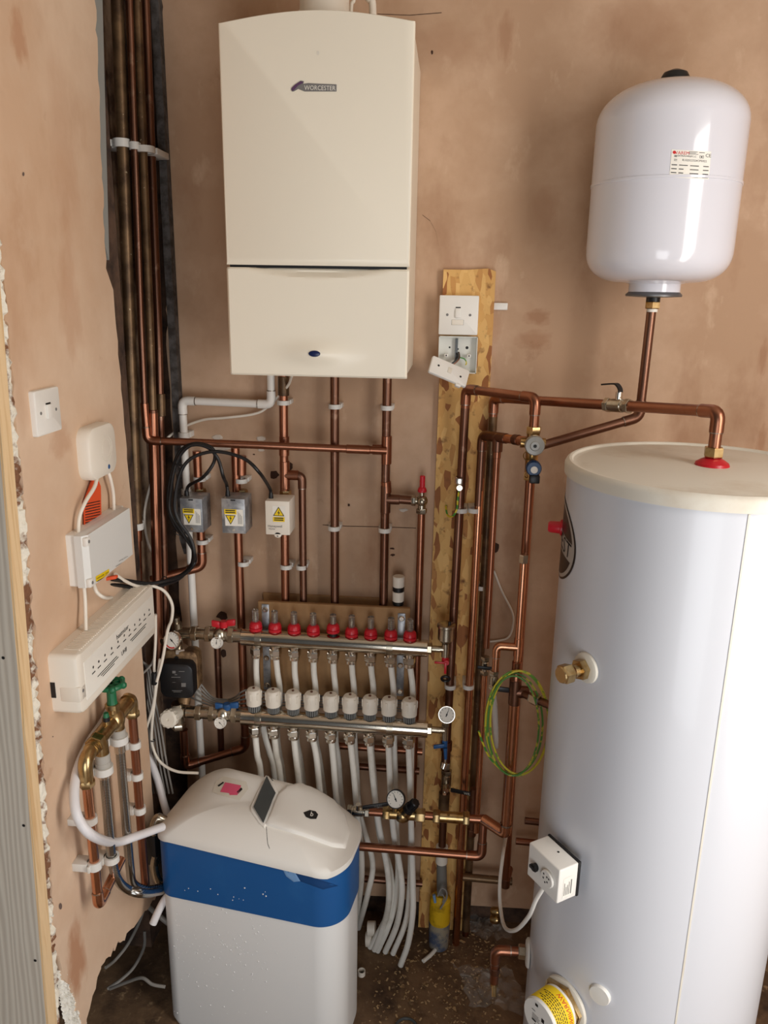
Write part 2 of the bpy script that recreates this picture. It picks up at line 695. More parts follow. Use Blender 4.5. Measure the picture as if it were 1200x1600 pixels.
def mark(mb, s, c, ux, uy, size, tree, lift=.0009):
    """writing laid on a surface: c = centre, ux/uy = writing directions, size = letter size, in frame pixels"""
    last = [V(at(c[0], c[1], -.3))]

    def wp(x, y):
        p = hit(c[0] + ux[0] * x + uy[0] * y, c[1] + ux[1] * x + uy[1] * y, tree, lift)
        if p is None:
            p = last[0]
        last[0] = p
        return p
    return text(mb, s, None, (1, 0, 0), (0, 1, 0), size, warp=wp)


def spot(mb, c, rx, ry, tree, lift=.0009, n=12):
    return patch(mb, [(c[0] + rx * cos(2 * pi * i / n), c[1] + ry * sin(2 * pi * i / n)) for i in range(n)], tree, lift, 2, 1)


# ------------------------------------------------------------------ the room
def jag(a, b, n, amp, seed):
    rr = random.Random(seed)
    out = []
    for i in range(n):
        t = i / n
        out.append((a[0] + (b[0] - a[0]) * t + rr.uniform(-amp, amp), a[1] + (b[1] - a[1]) * t + rr.uniform(-amp, amp)))
    return out


def slab(mb, yz, x0, x1):
    n = len(yz)
    vs = [V((x0, y, z)) for y, z in yz] + [V((x1, y, z)) for y, z in yz]
    fs = [tuple(range(n)), tuple(range(2 * n - 1, n - 1, -1))]
    fs += [(i, (i + 1) % n, n + (i + 1) % n, n + i) for i in range(n)]
    return mb.add(vs, fs)


XW = -.80
FZ = -.06                        # floor level
near = [(-.768, 2.9), (-.79, 1.9)]
out = jag((-.765, 2.95), (-.772, 1.92), 8, .003, 1) + jag((-.772, 1.92), (-.785, 1.42), 30, .007, 2) + jag((-.785, 1.42), (-.846, .62), 36, .007, 3)
out += jag((-.862, .62), (-.80, .40), 10, .006, 4) + jag((-.80, .40), (-.768, .27), 10, .006, 5)
out += jag((-.768, .27), (-.66, .36), 10, .008, 6) + jag((-.66, .36), (-.50, .30), 14, .010, 7) + jag((-.50, .30), (-.285, .24), 12, .006, 8)
out += jag((-.285, .24), (-.290, 1.4), 16, .002, 9) + jag((-.290, 1.4), (-.305, 1.98), 20, .003, 10) + jag((-.335, 2.0), (-.285, 2.6), 30, .005, 11) + [(-.27, 2.95)]
wl = MB()
slab(wl, out, XW, XW - .025)
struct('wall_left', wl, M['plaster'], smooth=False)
mb = MB()
box(mb, (-1.1, -.76, .30), (XW - .03, -.19, 2.95))
struct('wall_left_masonry', mb, M['dark_brick'])
# grey reveal strip beside the corner pipes
mb = MB()
slab(mb, jag((-.36, 2.95), (-.36, 2.02), 10, .002, 21) + [(-.300, 2.02), (-.232, 2.6), (-.205, 2.95)], XW - .006, XW - .024)
struct('trim_1', mb, mat('grey_bead', (150, 152, 148), .6))

bw = MB()
xz = jag((-.742, 2.95), (-.768, 2.25), 20, .004, 31) + jag((-.768, 2.25), (-.79, 1.75), 16, .004, 32) + jag((-.79, 1.75), (-.80, .10), 26, .006, 33)
xz += jag((-.80, .05), (.10, .02), 14, .01, 34) + jag((.10, .02), (1.5, .03), 14, .008, 35) + [(1.5, 2.95)]
n = len(xz)
vs = [V((x, 0, z)) for x, z in xz] + [V((x, .03, z)) for x, z in xz]
bw.add(vs, [tuple(range(n)), tuple(range(2 * n - 1, n - 1, -1))] + [(i, (i + 1) % n, n + (i + 1) % n, n + i) for i in range(n)])
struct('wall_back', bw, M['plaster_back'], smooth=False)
bwt = bvh(bw)
mb = MB()
box(mb, (-1.1, .035, FZ), (1.5, .09, 2.95))
struct('wall_back_masonry', mb, M['dark_brick'])
mb = MB()
box(mb, (-1.12, -.19, .50), (-.88, .035, 2.95))
struct('wall_corner', mb, mat('rough_corner_render', (176, 148, 122), .95, noise=((96, 74, 58), 9, .42, .62), bump=(30, .5)))
mb = MB()
box(mb, (-1.12, -.19, FZ), (-.88, .035, .50))
struct('wall_corner_foot', mb, M['dark_brick'])  # corner foot coloured dark to paint in the shade of the hollow
mb = MB()
box(mb, (1.45, -3.4, FZ), (1.5, .0, 2.95))
struct('wall_right', mb, M['plaster'])
mb = MB()
box(mb, (-1.6, -3.4, FZ - .05), (1.5, .09, FZ))
struct('floor', mb, M['floor'])
mb = MB()
box(mb, (-1.6, -3.4, 2.95), (1.5, .09, 3.0))
struct('ceiling', mb, mat('ceiling_board', (214, 204, 190), .9))
mb = MB()
box(mb, (-1.6, -.76, FZ), (-1.1, -.70, 2.95))
struct('wall_partition', mb, M['dark_brick'])

# holes and cracks in the back wall plaster
mb = MB()
for (x, y, rx, ry) in ((347, 962, 9, 7), (349, 1021, 5, 7), (545, 789, 2, 2.5), (613, 857, 4, 1.5), (614, 867, 4, 2), (429, 742, 8, 7),
                       (452, 728, 6, 7), (775, 856, 5, 9), (675, 82, 2, 3.2), (397, 710, 2, 1), (36, 272, .1, .1)):
    if x > 100:
        rr = random.Random(x)
        pl = [(x + rx * cos(2 * pi * i / 11) * rr.uniform(.7, 1.2), y + ry * sin(2 * pi * i / 11) * rr.uniform(.7, 1.2)) for i in range(11)]
        patch(mb, pl, bwt, .0008, 2, 1)
for path in ([(660, 336), (672, 345), (681, 362), (685, 384)], [(504, 820), (540, 822), (590, 823), (650, 825)], [(590, 22), (640, 24), (690, 20)],
             [(262, 640), (258, 610), (260, 575), (256, 560)]):
    for (a, b) in zip(path, path[1:]):
        patch(mb, [(a[0], a[1] - .5), (b[0], b[1] - .5), (b[0] + .3, b[1] + .5), (a[0] + .3, a[1] + .5)], bwt, .0008, 1, 2)
struct('wall_back_holes', mb, mat('hole_brown', (70, 46, 34), .95), smooth=False)
mb = MB()
wlt = bvh(wl)
for (x, y, rx, ry) in ((36, 272, 1.6, 3.2), (94, 1416, 2.5, 5), (82, 1151, 1, 1)):
    spot(mb, (x, y), rx, ry, wlt)
struct('wall_left_chips', mb, mat('chip_grey', (110, 92, 84), .9), smooth=False)

# filler smears
mb = MB()
for (x, y, rx, ry) in ((340, 683, 9, 5), (408, 685, 7, 5), (345, 700, 16, 4), (408, 703, 5, 3), (630, 797, 7, 3)):
    rr = random.Random(x)
    patch(mb, [(x + rx * cos(2 * pi * i / 12) * rr.uniform(.7, 1.2), y + ry * sin(2 * pi * i / 12) * rr.uniform(.7, 1.2)) for i in range(12)], bwt, .003, 3, 1, .3)
struct('wall_back_filler', mb, mat('pale_filler', (216, 204, 190), .9))

# timber stud at the near end of the left wall
mb = MB()
Yr = lambda z: -.877 + (z - .415) * (.090 / 1.5)
Yl = lambda z: Yr(z) - .034
vs = []
for z in (FZ, 2.95):
    vs += [V((XW + .002, Yr(z), z)), V((XW + .002, Yl(z), z)), V((-.825, Yl(z), z)), V((-.825, Yr(z), z))]
mb.add(vs, [(0, 1, 2, 3), (4, 5, 6, 7), (0, 1, 5, 4), (1, 2, 6, 5), (2, 3, 7, 6), (3, 0, 4, 7)])
t = thing('timber_stud', 'weathered grey timber stud with a fresh cut edge at the left wall end', 'timber', (-.85, -.9, 0))
obj('cut_edge', mb, M['timber_light'], t, smooth=False, label='pale fresh-cut edge of the stud')
mb = MB()
vs = []
for z in (FZ, 2.95):
    vs += [V((-.826, Yr(z), z)), V((-.802, Yl(z) - .0015, z)), V((-1.02, Yl(z) - .0015, z)), V((-1.02, Yr(z), z))]
mb.add(vs, [(0, 1, 2, 3), (4, 5, 6, 7), (0, 1, 5, 4), (1, 2, 6, 5), (2, 3, 7, 6), (3, 0, 4, 7)])
obj('grey_face', mb, M['timber'], t, smooth=False)
for (x, y) in ((5, 1028), (37, 1290), (55, 1501)):
    mb = MB()
    p = at(x, y, -.0)
    zz = 0
    for it in range(6):
        q = at(x, y, Yl(zz) - .0015)
        zz = q.z
    q = at(x, y, Yl(zz) - .0022)
    mb.add(ellipse(q, EX, EZ, .0032, .0032, 12), [tuple(range(12))])
    obj('screw_hole', mb, M['ink'], t, smooth=False)

# lumpy foam and broken plaster between stud and board
mb = MB()
rr = random.Random(5)
zs = [2.3 - i * .009 for i in range(212)]
L = []
for z in zs:
    ye = -.79 + (z - 1.92) * .025 if z > 1.42 else -.803 - (1.42 - z) * .074
    L.append((Yr(z) - .004, ye + .026))
vs = []
for (y0, y1), z in zip(L, zs):
    for k in range(4):
        t_ = k / 3
        vs.append(V((XW - .008 - (.004 if k in (0, 3) else -.009) + rr.uniform(-.005, .005), y0 + (y1 - y0) * t_, z + rr.uniform(-.004, .004))))
fs = [(i * 4 + k, i * 4 + k + 1, (i + 1) * 4 + k + 1, (i + 1) * 4 + k) for i in range(len(zs) - 1) for k in range(3)]
mb.add(vs, fs)
fm = mat('foam_and_rubble', (236, 230, 214), .95, noise=((128, 88, 62), 14, .50, .57), bump=(80, 1.0))
struct('trim_2', mb, fm, angle=20)
mb = MB()
vs = []
N1, N2 = 60, 26
for i in range(N1):
    for k in range(N2):
        a, b = i / (N1 - 1), k / (N2 - 1)
        x = (84 + 20 * a) + b * (26 + 12 * a)
        y = 1515 + 100 * a + b * 6
        p = atX(x, y, XW - .012)
        p.x += rr.uniform(-.0025, .0025) + .010 * sin(pi * b)
        vs.append(p)
mb.add(vs, [(i * N2 + k, i * N2 + k + 1, (i + 1) * N2 + k + 1, (i + 1) * N2 + k) for i in range(N1 - 1) for k in range(N2 - 1)])
struct('trim_3', mb, M['foam'], angle=60)

# debris
mb = MB()
rr = random.Random(11)
for i in range(900):
    if i < 520:
        x, y = rr.gauss(.05, .16), -abs(rr.gauss(.16, .18)) - .02
    else:
        x, y = rr.uniform(-.3, .3), rr.uniform(-.75, -.05)
    if not (-.17 < x < .225 and -.9 < y < -.02):
        continue
    s = rr.uniform(.002, .006) * (1.6 if rr.random() < .08 else 1)
    a = rr.uniform(0, pi)
    obox(mb, (x, y, FZ + .0015), (cos(a), sin(a), rr.uniform(-.3, .3)), (-sin(a), cos(a), 0), (0, 0, 1), (s * 1.8, s * .8, .0015))
o = obj('wood_shavings', mb, M['chip'], smooth=False)
o['kind'] = 'stuff'
tag(o, 'scattered wood shavings and grit on the concrete floor', 'debris')


# ------------------------------------------------------------------ pipework helpers
class Run:
    def __init__(self, name, label, cat, base, m='copper', r=.0105, group=None):
        self.t = thing(name, label, cat, base, group)
        self.m, self.r = m, r

    def path(self, pts, r=None, m=None, elbows=True, name='tube', em=None):
        r = r or self.r
        mb = MB()
        sweep(mb, fillet(pts, r * 2.2), r, 16)
        obj(name, mb, M[m or self.m], self.t)
        if elbows:
            for i in range(1, len(pts) - 1):
                a, b, c = V(pts[i - 1]), V(pts[i]), V(pts[i + 1])
                d0, d1 = (a - b).normalized(), (c - b).normalized()
                k0, k1 = min(r * 3.4, (a - b).length * .8), min(r * 3.4, (c - b).length * .8)
                mb = MB()
                p = [b + d0 * k0] + fillet([b + d0 * k0 * .97, b, b + d1 * k1 * .97], r * 2.2) + [b + d1 * k1]
                sweep(mb, p, r * 1.16, 16)
                obj('elbow', mb, M[em or m or self.m], self.t)
                for d, k in ((d0, k0), (d1, k1)):
                    q = b + d * k
                    mb = MB()
                    ring(mb, q - d * .001, q + d * .0022, r * 1.12, r * .99, 16)
                    obj('solder_ring', mb, M['solder'], self.t)
        return self

    def tee(self, p, d, br, r=None, m=None, L=3.2):
        r = r or self.r
        d, br = V(d).normalized(), V(br).normalized()
        mb = MB()
        cyl(mb, V(p) - d * r * L, V(p) + d * r * L, r * 1.16, n=18, bev=.001)
        cyl(mb, V(p), V(p) + br * r * L, r * 1.16, n=18, bev=.001)
        obj('tee', mb, M[m or self.m], self.t)
        return self

    def coupling(self, p0, p1, r=None, m=None, name='coupling', k=1.16):
        r = r or self.r
        mb = MB()
        cyl(mb, p0, p1, r * k, n=18, bev=.001)
        obj(name, mb, M[m or self.m], self.t)
        return self

    def nut(self, p0, p1, r, m='brass', name='nut'):
        mb = MB()
        hexnut(mb, p0, p1, r)
        obj(name, mb, M[m], self.t, smooth=False)
        return self

    def part(self, name, mb, m, **k):
        return obj(name, mb, M[m], self.t, **k)


def lerp(a, b, t):
    return V(a) + (V(b) - V(a)) * t


def clip(p, d, wall, r, label, length=.011, group='white pipe clips', ear=0.0, m='clip'):
    """p: pipe centre, d: pipe direction, wall: vector from the pipe centre to the wall behind it"""
    p, d, wv = V(p), V(d).normalized(), V(wall)
    mb = MB()
    ring(mb, p - d * length / 2, p + d * length / 2, r * 1.42, r * 1.01, 20)
    side = d.cross(wv).normalized()
    Lw = max(wv.length - r * 1.05, .006)
    obox(mb, p + wv.normalized() * (r * 1.05 + Lw / 2), side, d, wv, (r * 2.9, length, Lw), .001)
    if ear:
        obox(mb, p + side * ear * r * 1.5 + wv.normalized() * r * .5, side, d, wv, (r * .9, length * .8, r * .5), .001)
    o = obj('pipe_clip', mb, M[m])
    return tag(o, label, 'pipe clip', group)


def cable(name, label, cat, pts, r, m, n=8, group=None, res=8, cap=True):
    mb = MB()
    sweep(mb, smooth_path(pts, res), r, n, cap)
    o = obj(name, mb, M[m])
    return tag(o, label, cat, group)


# ------------------------------------------------------------------ boiler
X0, X1, YF, ZB, ZM, ZT = -.511, -.101, -.36, 1.768, 2.010, 2.490
t = thing('wall_boiler', 'large cream wall-hung boiler above the copper pipes', 'boiler', ((X0 + X1) / 2, YF / 2, ZB))
mb = MB()
N = 24
prof = [(X0 + .004, ZB + .004), (X1 - .004, ZB + .004)]
prof += [(X1 - .004 - (X1 - X0 - .008) * i / N, ZT - .006 + .022 * sin(pi * i / N)) for i in range(N + 1)]
vs = [V((x, YF + .022, z)) for x, z in prof] + [V((x, -.002, z)) for x, z in prof]
n = len(prof)
mb.add(vs, [tuple(range(n)), tuple(range(2 * n - 1, n - 1, -1))] + [(i, (i + 1) % n, n + (i + 1) % n, n + i) for i in range(n)])
obj('casing', mb, M['boiler'], t)
mb = MB()
pl = [V((X0, 0, ZM + .002)), V((X1, 0, ZM + .002))] + [V((X1 - (X1 - X0) * i / N, 0, ZT + .022 * sin(pi * i / N))) for i in range(N + 1)]
prism(mb, [V((p.x, YF + .021, p.z)) for p in pl], (0, -1, 0), .021, .005)
obj('front_panel', mb, M['boiler'], t)
fpt = bvh(mb)
# hinged flap with its scooped grip and dished lamp surround
mb = MB()
NX, NZ = 100, 60
zb, zt = ZB, ZM - .0035
lamp = at(493, 552, YF)
vs = []
for k in range(NZ + 1):
    for i in range(NX + 1):
        u, v = i / NX, k / NZ
        x, z = X0 + (X1 - X0) * u, zb + (zt - zb) * v
        y = YF
        dx, dz = (x - lamp.x) / .075, (z - lamp.z) / .026
        rr_ = dx * dx + dz * dz
        y -= .015 * math.exp(-rr_ * 1.3)
        un = (u - .5) / .40
        if abs(un) < 1:
            depth = .016 * (1 - un * un)
            lower = zt - .005 - .016 * (1 - un * un) ** .8
            if z > lower:
                y += min(.014, (z - lower) * 1.1) * (1 - un * un) ** .5
        e = min(u, 1 - u) * (X1 - X0)
        e2 = min(v, 1 - v) * (zt - zb)
        for q in (e, e2):
            if q < .004:
                y += .004 - math.sqrt(max(0, .004 ** 2 - (.004 - q) ** 2))
        vs.append(V((x, y, z)))
W1 = NX + 1
fs = [(k * W1 + i, k * W1 + i + 1, (k + 1) * W1 + i + 1, (k + 1) * W1 + i) for k in range(NZ) for i in range(NX)]
bd = [i for i in range(W1)] + [k * W1 + NX for k in range(1, NZ + 1)] + [NZ * W1 + i for i in range(NX - 1, -1, -1)] + [k * W1 for k in range(NZ - 1, 0, -1)]
n0 = len(vs)
for b in bd:
    vs.append(V((vs[b].x, YF + .020, vs[b].z)))
fs += [(bd[i], bd[(i + 1) % len(bd)], n0 + (i + 1) % len(bd), n0 + i) for i in range(len(bd))]
fs.append(tuple(n0 + i for i in range(len(bd))))
mb.add(vs, fs)
obj('control_flap', mb, M['boiler'], t)
mb = MB()
mb.add([V((X0 + .006, YF + .010, ZM - .004)), V((X1 - .006, YF + .010, ZM - .004)), V((X1 - .006, YF + .010, ZM + .003)), V((X0 + .006, YF + .010, ZM + .003))], [(0, 1, 2, 3)])
obj('shadow_gap', mb, M['black'], t)
mb = MB()
prism(mb, ellipse(lamp + V((0, -.0135, 0)), EX, EZ, .0135, .0070, 28), (0, -1, 0), .0032, .0012)
obj('indicator_lamp', mb, M['navy'], t, label='dark blue oval indicator lamp')
# badge
mb = MB()
patch(mb, [(455, 139), (461, 132), (470, 126), (475, 127), (474, 131), (482, 130), (500, 131), (526, 132), (526, 143), (476, 143), (466, 139), (459, 143), (456, 143)], fpt, .0012, 1, 2, .02)
ob = obj('badge', mb, M['ink_grey'], t, smooth=False, label='raised silver-grey name badge')
mb = MB()
patch(mb, [(456, 138), (461, 133), (470, 127.5), (474, 128), (473, 130.5), (466, 134), (459, 142), (456, 142)], fpt, .0022, 1, 2)
obj('emblem', mb, M['purple'], ob, smooth=False)
mb = MB()
mark(mb, 'WORCESTER', (500, 138.2), (.80, .012), (0, -1), 10.4, fpt, .0024)
obj('lettering', mb, M['paper'], ob, smooth=False)
# small stains on the front
mb = MB()
spot(mb, (497, 83), 2, 3.5, fpt, .0006)
obj('mark', mb, M['lid'], t)
# flue and its bracket strap above
tf = thing('flue_duct', 'vertical cream flue duct rising from the top of the boiler', 'flue', (-.27, -.2, 2.50))
mb = MB()
c = at(507, 10, -.2)
cyl(mb, (c.x, -.2, 2.494), (c.x, -.2, 2.94), .055, n=32)
obj('duct', mb, M['plastic_warm'], tf)
mb = MB()
ring(mb, (c.x, -.2, 2.535), (c.x, -.2, 2.555), .058, .05, 32)
obj('collar', mb, M['plastic_warm'], tf)
p = [at(548, 22, -.17), at(549, 12, -.17), at(553, 0, -.17), at(556, -30, -.17), at(558, -80, -.17)]
p[0].z = 2.49
cable('flue_cable', 'thin pale cable rising behind the boiler beside the flue', 'cable', p, .004, 'plastic_warm')
p = [at(583, 22, -.14), at(582, 8, -.14), at(576, -4, -.14), at(570, -40, -.14), at(568, -90, -.14)]
p[0].z = 2.49
cable('overflow_pipe', 'thicker cream pipe bending up behind the boiler, right of the flue', 'pipe', p, .0085, 'plastic_warm', 14)

# ------------------------------------------------------------------ expansion vessel
ax, ay, rT = .466, -.20, .1625
zof = lambda px, py: at(px, py, ay).z
t = thing('expansion_vessel', 'white rounded expansion vessel fixed high on the back wall', 'tank', (ax, ay, 1.91))
zb = zof(1016, 455)
sh0, sh1 = zof(917, 400), zof(1168, 196)
zt = zof(1050, 128)
prof = [(.058, zb - .002), (.058, zb + .016), (.070, zb + .019)]
for i in range(1, 13):
    a = (pi / 2) * i / 12
    prof.append((.070 + (rT - .070) * sin(a) ** .85, zb + .019 + (sh0 + .018 - zb - .019) * (1 - cos(a) ** .8 if a < pi / 2 else 1)))
zs = zof(1040, 291)
prof += [(rT, zs - .006)]
for i in range(13):
    a = (pi / 2) * i / 12
    prof.append((max(.002, rT * cos(a) ** .80 if i < 12 else .002), sh1 + (zt - sh1) * sin(a) ** 1.0))
mb = MB()
lathe(mb, prof, (ax, ay, 0), EZ, 64)
obj('body', mb, M['tank'], t, angle=50)
tt = bvh(mb)
mb = MB()
lathe(mb, [(rT - .001, zs - .004), (rT + .0018, zs - .003), (rT + .0018, zs + .002), (rT - .001, zs + .003)], (ax, ay, 0), EZ, 64, cap=False)
obj('seam_band', mb, M['tank'], t)
mb = MB()
lathe(mb, [(.032, zt - .012), (.032, zt + .006), (.025, zt + .018), (.010, zt + .024)], (ax - .002, ay, 0), EZ, 28)
obj('valve_cap', mb, M['black'], t, label='black cap on top')
mb = MB()
lathe(mb, [(.03, zb - .014), (.063, zb - .012), (.064, zb - .008), (.058, zb - .002), (.03, zb - .001)], (ax, ay, 0), EZ, 40)
obj('flange', mb, mat('zinc_flange', (116, 116, 118), .4, .7), t)
mb = MB()
cyl(mb, (ax, ay, zb - .024), (ax, ay, zb - .014), .016)
obj('spigot', mb, M['black'], t)
# rating plate
q = lambda u, v: (1049.5 + 61.5 * u - 3.8 * v, 233.5 + 3.5 * u + 43.5 * v)
mb = MB()
patch(mb, [q(0, 0), q(1, 0), q(1, 1), q(0, 1)], tt, .0006, 6, 6)
pl = obj('rating_label', mb, M['paper'], t, label='small white rating label with red logo')
mb = MB()
uq, vq = (1, .057), (.085, -1)
mark(mb, 'VAREM', (q(.34, .10)[0] - 4, q(.34, .10)[1] + .3), uq, vq, 7.2, tt)
c = q(.075, .10)
spot(mb, c, 2.8, 2.6, tt)
obj('red_lettering', mb, M['ink_red'], pl, smooth=False)
mb = MB()
mark(mb, 'R1025225S4CP5022', q(.60, .36), uq, vq, 4.6, tt)
mark(mb, 'EXTRAVAREM LC', q(.40, .215), uq, vq, 3.8, tt)
mark(mb, 'CE', q(.935, .155), uq, vq, 7.5, tt)
for k, (r0, r1) in enumerate(((.53, .56), (.67, .70), (.81, .84), (.93, .96))):
    for (a, b) in ((.03, .17), (.22 if k else .22, .44 if k == 0 else .34), (.50, .72), (.83, .97)):
        patch(mb, [q(a, r0), q(b, r0), q(b, r1), q(a, r1)], tt, .0009, 1, 2)
for (a, b, r0, r1) in ((.08, .15, .2, .225), (.08, .15, .24, .26), (.08, .16, .34, .36), (.08, .16, .385, .40), (.44, .66, .04, .055), (.44, .62, .08, .095), (.44, .68, .12, .135), (.70, .84, .05, .07),
                       (.72, .82, .16, .17), (.72, .82, .25, .26), (.72, .73, .16, .26), (.81, .82, .16, .26), (.75, .79, .19, .235)):
    patch(mb, [q(a, r0), q(b, r0), q(b, r1), q(a, r1)], tt, .0009, 1, 2)
obj('lettering', mb, M['ink'], pl, smooth=False)

# pipe from the vessel
pz = at(1000, 652, ay)
endp = at(840, 698, -.235)
r = Run('vessel_pipe', 'copper pipe dropping from the white vessel then running down to the brass valve', 'pipe', (ax, ay, 1.65), 'copper_brown', .0112)
r.path([(ax - .001, ay, zb - .03), (ax - .004, ay, pz.z), endp + V((.012, .01, .002))])
r.nut((ax, ay, zb - .040), (ax, ay, zb - .023), .0185, 'brass')
mb = MB()
cyl(mb, (ax, ay, zb - .047), (ax, ay, zb - .040), .0125)
r.part('sealing_tape', mb, 'paper')

# ------------------------------------------------------------------ hot water cylinder
cx, cy, cr, zl = .498, -.60, .257, 1.638
t = thing('water_cylinder', 'tall white hot water cylinder in the right foreground', 'cylinder', (cx, cy, 0))
mb = MB()
lathe(mb, [(cr - .01, FZ), (cr, FZ + .012), (cr, 1.618)], (cx, cy, 0), EZ, 128)
obj('jacket', mb, M['cylinder'], t)
ct = bvh(mb)
mb = MB()
lathe(mb, [(cr, 1.612), (cr + .006, 1.612), (cr + .0065, 1.630), (cr + .003, 1.637), (cr - .002, 1.640), (cr - .007, 1.6395), (cr - .010, 1.635), (cr - .018, 1.634), (cr - .026, 1.637), (.02, 1.640)], (cx, cy, 0), EZ, 128)
obj('lid', mb, M['lid'], t)
mb = MB()
a0 = -pi / 2 + .015
pth = [V((cx + (cr + .0002) * cos(a0), cy + (cr + .0002) * sin(a0), z)) for z in (.01, 1.61)]
obox(mb, (pth[0] + pth[1]) / 2, (-sin(a0), cos(a0), 0), EZ, (cos(a0), sin(a0), 0), (.0035, 1.60, .002))
obj('seam', mb, M['lid'], t)


def radial(px, py, lift=0.0):
    p = hit(px, py, ct, 0)
    n_ = V((p.x - cx, p.y - cy, 0)).normalized()
    return V((cx, cy, p.z)) + n_ * (cr + lift), n_, V((-n_.y, n_.x, 0))


# round brand sticker wrapped on the jacket
pe, ne, te = radial(901, 858)
the = math.atan2(ne.y, ne.x)
zc = radial(885, 850)[0].z
ha, hb = .122, .086
tc = the - ha / cr


def wrap(x, z, lift=.0006, tilt=-.10):
    xx, zz = x * cos(tilt) - z * sin(tilt), x * sin(tilt) + z * cos(tilt)
    a = tc + xx / cr
    return V((cx + (cr + lift) * cos(a), cy + (cr + lift) * sin(a), zc + zz))


def wrap_ell(mb, a, b, lift, n=48, rings=5):
    vs, fs = [], []
    for k in range(rings):
        s = 1 - k / rings
        for i in range(n):
            vs.append(wrap(a * s * cos(2 * pi * i / n), b * s * sin(2 * pi * i / n), lift))
    for k in range(rings - 1):
        for i in range(n):
            j = (i + 1) % n
            fs.append((k * n + i, k * n + j, (k + 1) * n + j, (k + 1) * n + i))
    fs.append(tuple((rings - 1) * n + i for i in range(n)))
    return mb.add(vs, fs)


mb = wrap_ell(MB(), ha, hb, .0006)
st = obj('brand_sticker', mb, mat('dark_brown_print', (44, 34, 30), .35), t, label='dark oval brand sticker with a pale band')
mb = MB()
silver = mat('silver_print', (176, 168, 160), .4)
for (s0, s1) in ((.95, .87),):
    n = 64
    vs = [wrap(ha * s0 * cos(2 * pi * i / n), hb * s0 * sin(2 * pi * i / n), .0011) for i in range(n)]
    vs += [wrap(ha * s1 * cos(2 * pi * i / n), hb * s1 * sin(2 * pi * i / n), .0011) for i in range(n)]
    mb.add(vs, [(i, (i + 1) % n, n + (i + 1) % n, n + i) for i in range(n)])
n = 30
xs = [-ha * .93 + 2 * ha * .93 * i / n for i in range(n + 1)]
vs = [wrap(x, -.019, .0011) for x in xs] + [wrap(x, .019, .0011) for x in xs]
mb.add(vs, [(i, i + 1, n + 2 + i, n + 1 + i) for i in range(n)])
obj('silver_print', mb, silver, st, smooth=False)
mb = MB()
text(mb, 'TEMPEST', None, EX, EZ, .046, warp=lambda x, y: wrap(x * 1.12, y, .0016))
obj('lettering', mb, M['ink'], st, smooth=False)

# red plug on the hidden left side
aa = radians(171)
nn = V((cos(aa), sin(aa), 0))
q_ = V((cx, cy, at(866, 824, cy + cr * sin(aa)).z)) + nn * cr
mb = MB()
lathe(mb, [(.017, -.002), (.017, .004), (.013, .006), (.012, .026), (.009, .030)], q_, nn, 20)
tag(obj('red_plug', mb, M['red']), 'red plastic plug sticking out of the cylinder above the brand sticker', 'plug')

# capped brass fitting
p_, n_, t_ = radial(917, 1043)
t = thing('capped_fitting', 'capped brass compression fitting on the side of the white cylinder', 'fitting', p_)
d = (n_ + V((0, 0, -.02))).normalized()
mb = MB()
lathe(mb, [(.008, 0), (.031, 0), (.030, .005), (.025, .008), (.015, .009)], p_, d, 32)
obj('washer', mb, M['lid'], t)
mb = MB()
hexnut(mb, p_ + d * .009, p_ + d * .024, .021)
cyl(mb, p_ + d * .024, p_ + d * .036, .0125)
obj('body', mb, M['brass'], t, smooth=False)
mb = MB()
cyl(mb, p_ + d * .034, p_ + d * .042, .0108)
obj('olive', mb, M['copper'], t)
mb = MB()
hexnut(mb, p_ + d * .041, p_ + d * .064, .0195)
cyl(mb, p_ + d * .064, p_ + d * .0665, .0165, .015)
obj('cap', mb, M['brass'], t, smooth=False)

# cylinder thermostat
p_, n_, t_ = radial(888, 1347)
th = math.atan2(n_.y, n_.x)
t = thing('cylinder_thermostat', 'white box thermostat with black knob on the cylinder side', 'thermostat', p_)
mb = MB()
lathe(mb, [(.026, -.003), (.026, .010), (.020, .014)], p_, n_, 28)
obj('pocket', mb, M['plastic'], t)
hz = V((0, 0, 1))
bc = p_ + n_ * .012
mb = MB()
obox(mb, bc + n_ * .003, t_, hz, n_, (.098, .082, .006), .001)
obj('gasket', mb, M['black'], t)
mb = MB()
obox(mb, bc + n_ * .031, t_, hz, n_, (.096, .080, .050), .003, 3)
obj('case', mb, M['plastic'], t)
tst = bvh(mb)
FC = bc + n_ * .056
mb = MB()
cyl(mb, FC + t_ * -.020, FC + t_ * -.020 + n_ * .010, .0085, n=20, bev=.0015)
obox(mb, FC + t_ * -.020 + n_ * .008, t_, hz, n_, (.020, .007, .008), .001)
obj('knob', mb, M['black'], t)
mb = MB()
cyl(mb, FC + t_ * .018, FC + t_ * .018 + n_ * .006, .0185, n=32, bev=.0015)
dl = obj('dial', mb, M['plastic'], t)
mb = MB()
for a, rr_ in ((.6, .009), (1.3, .006), (2.4, .011), (3.4, .009), (4.4, .010), (5.3, .006)):
    c = FC + t_ * (.018 + rr_ * cos(a)) + hz * (rr_ * sin(a)) + n_ * .0063
    mb.add(ellipse(c, t_, hz, .0022, .0022, 10), [tuple(range(10))])
obj('dial_marks', mb, M['ink'], dl, smooth=False)
mb = MB()
sc = bc + n_ * .031 + t_ * .0485
mb.add([sc + n_ * a + hz * b for a, b in ((-.014, -.03), (.012, -.03), (.012, .016), (-.014, .016))], [(0, 1, 2, 3)])
lb = obj('side_label', mb, M['paper'], t)
mb = MB()
for k in range(5):
    z0 = .010 - k * .003
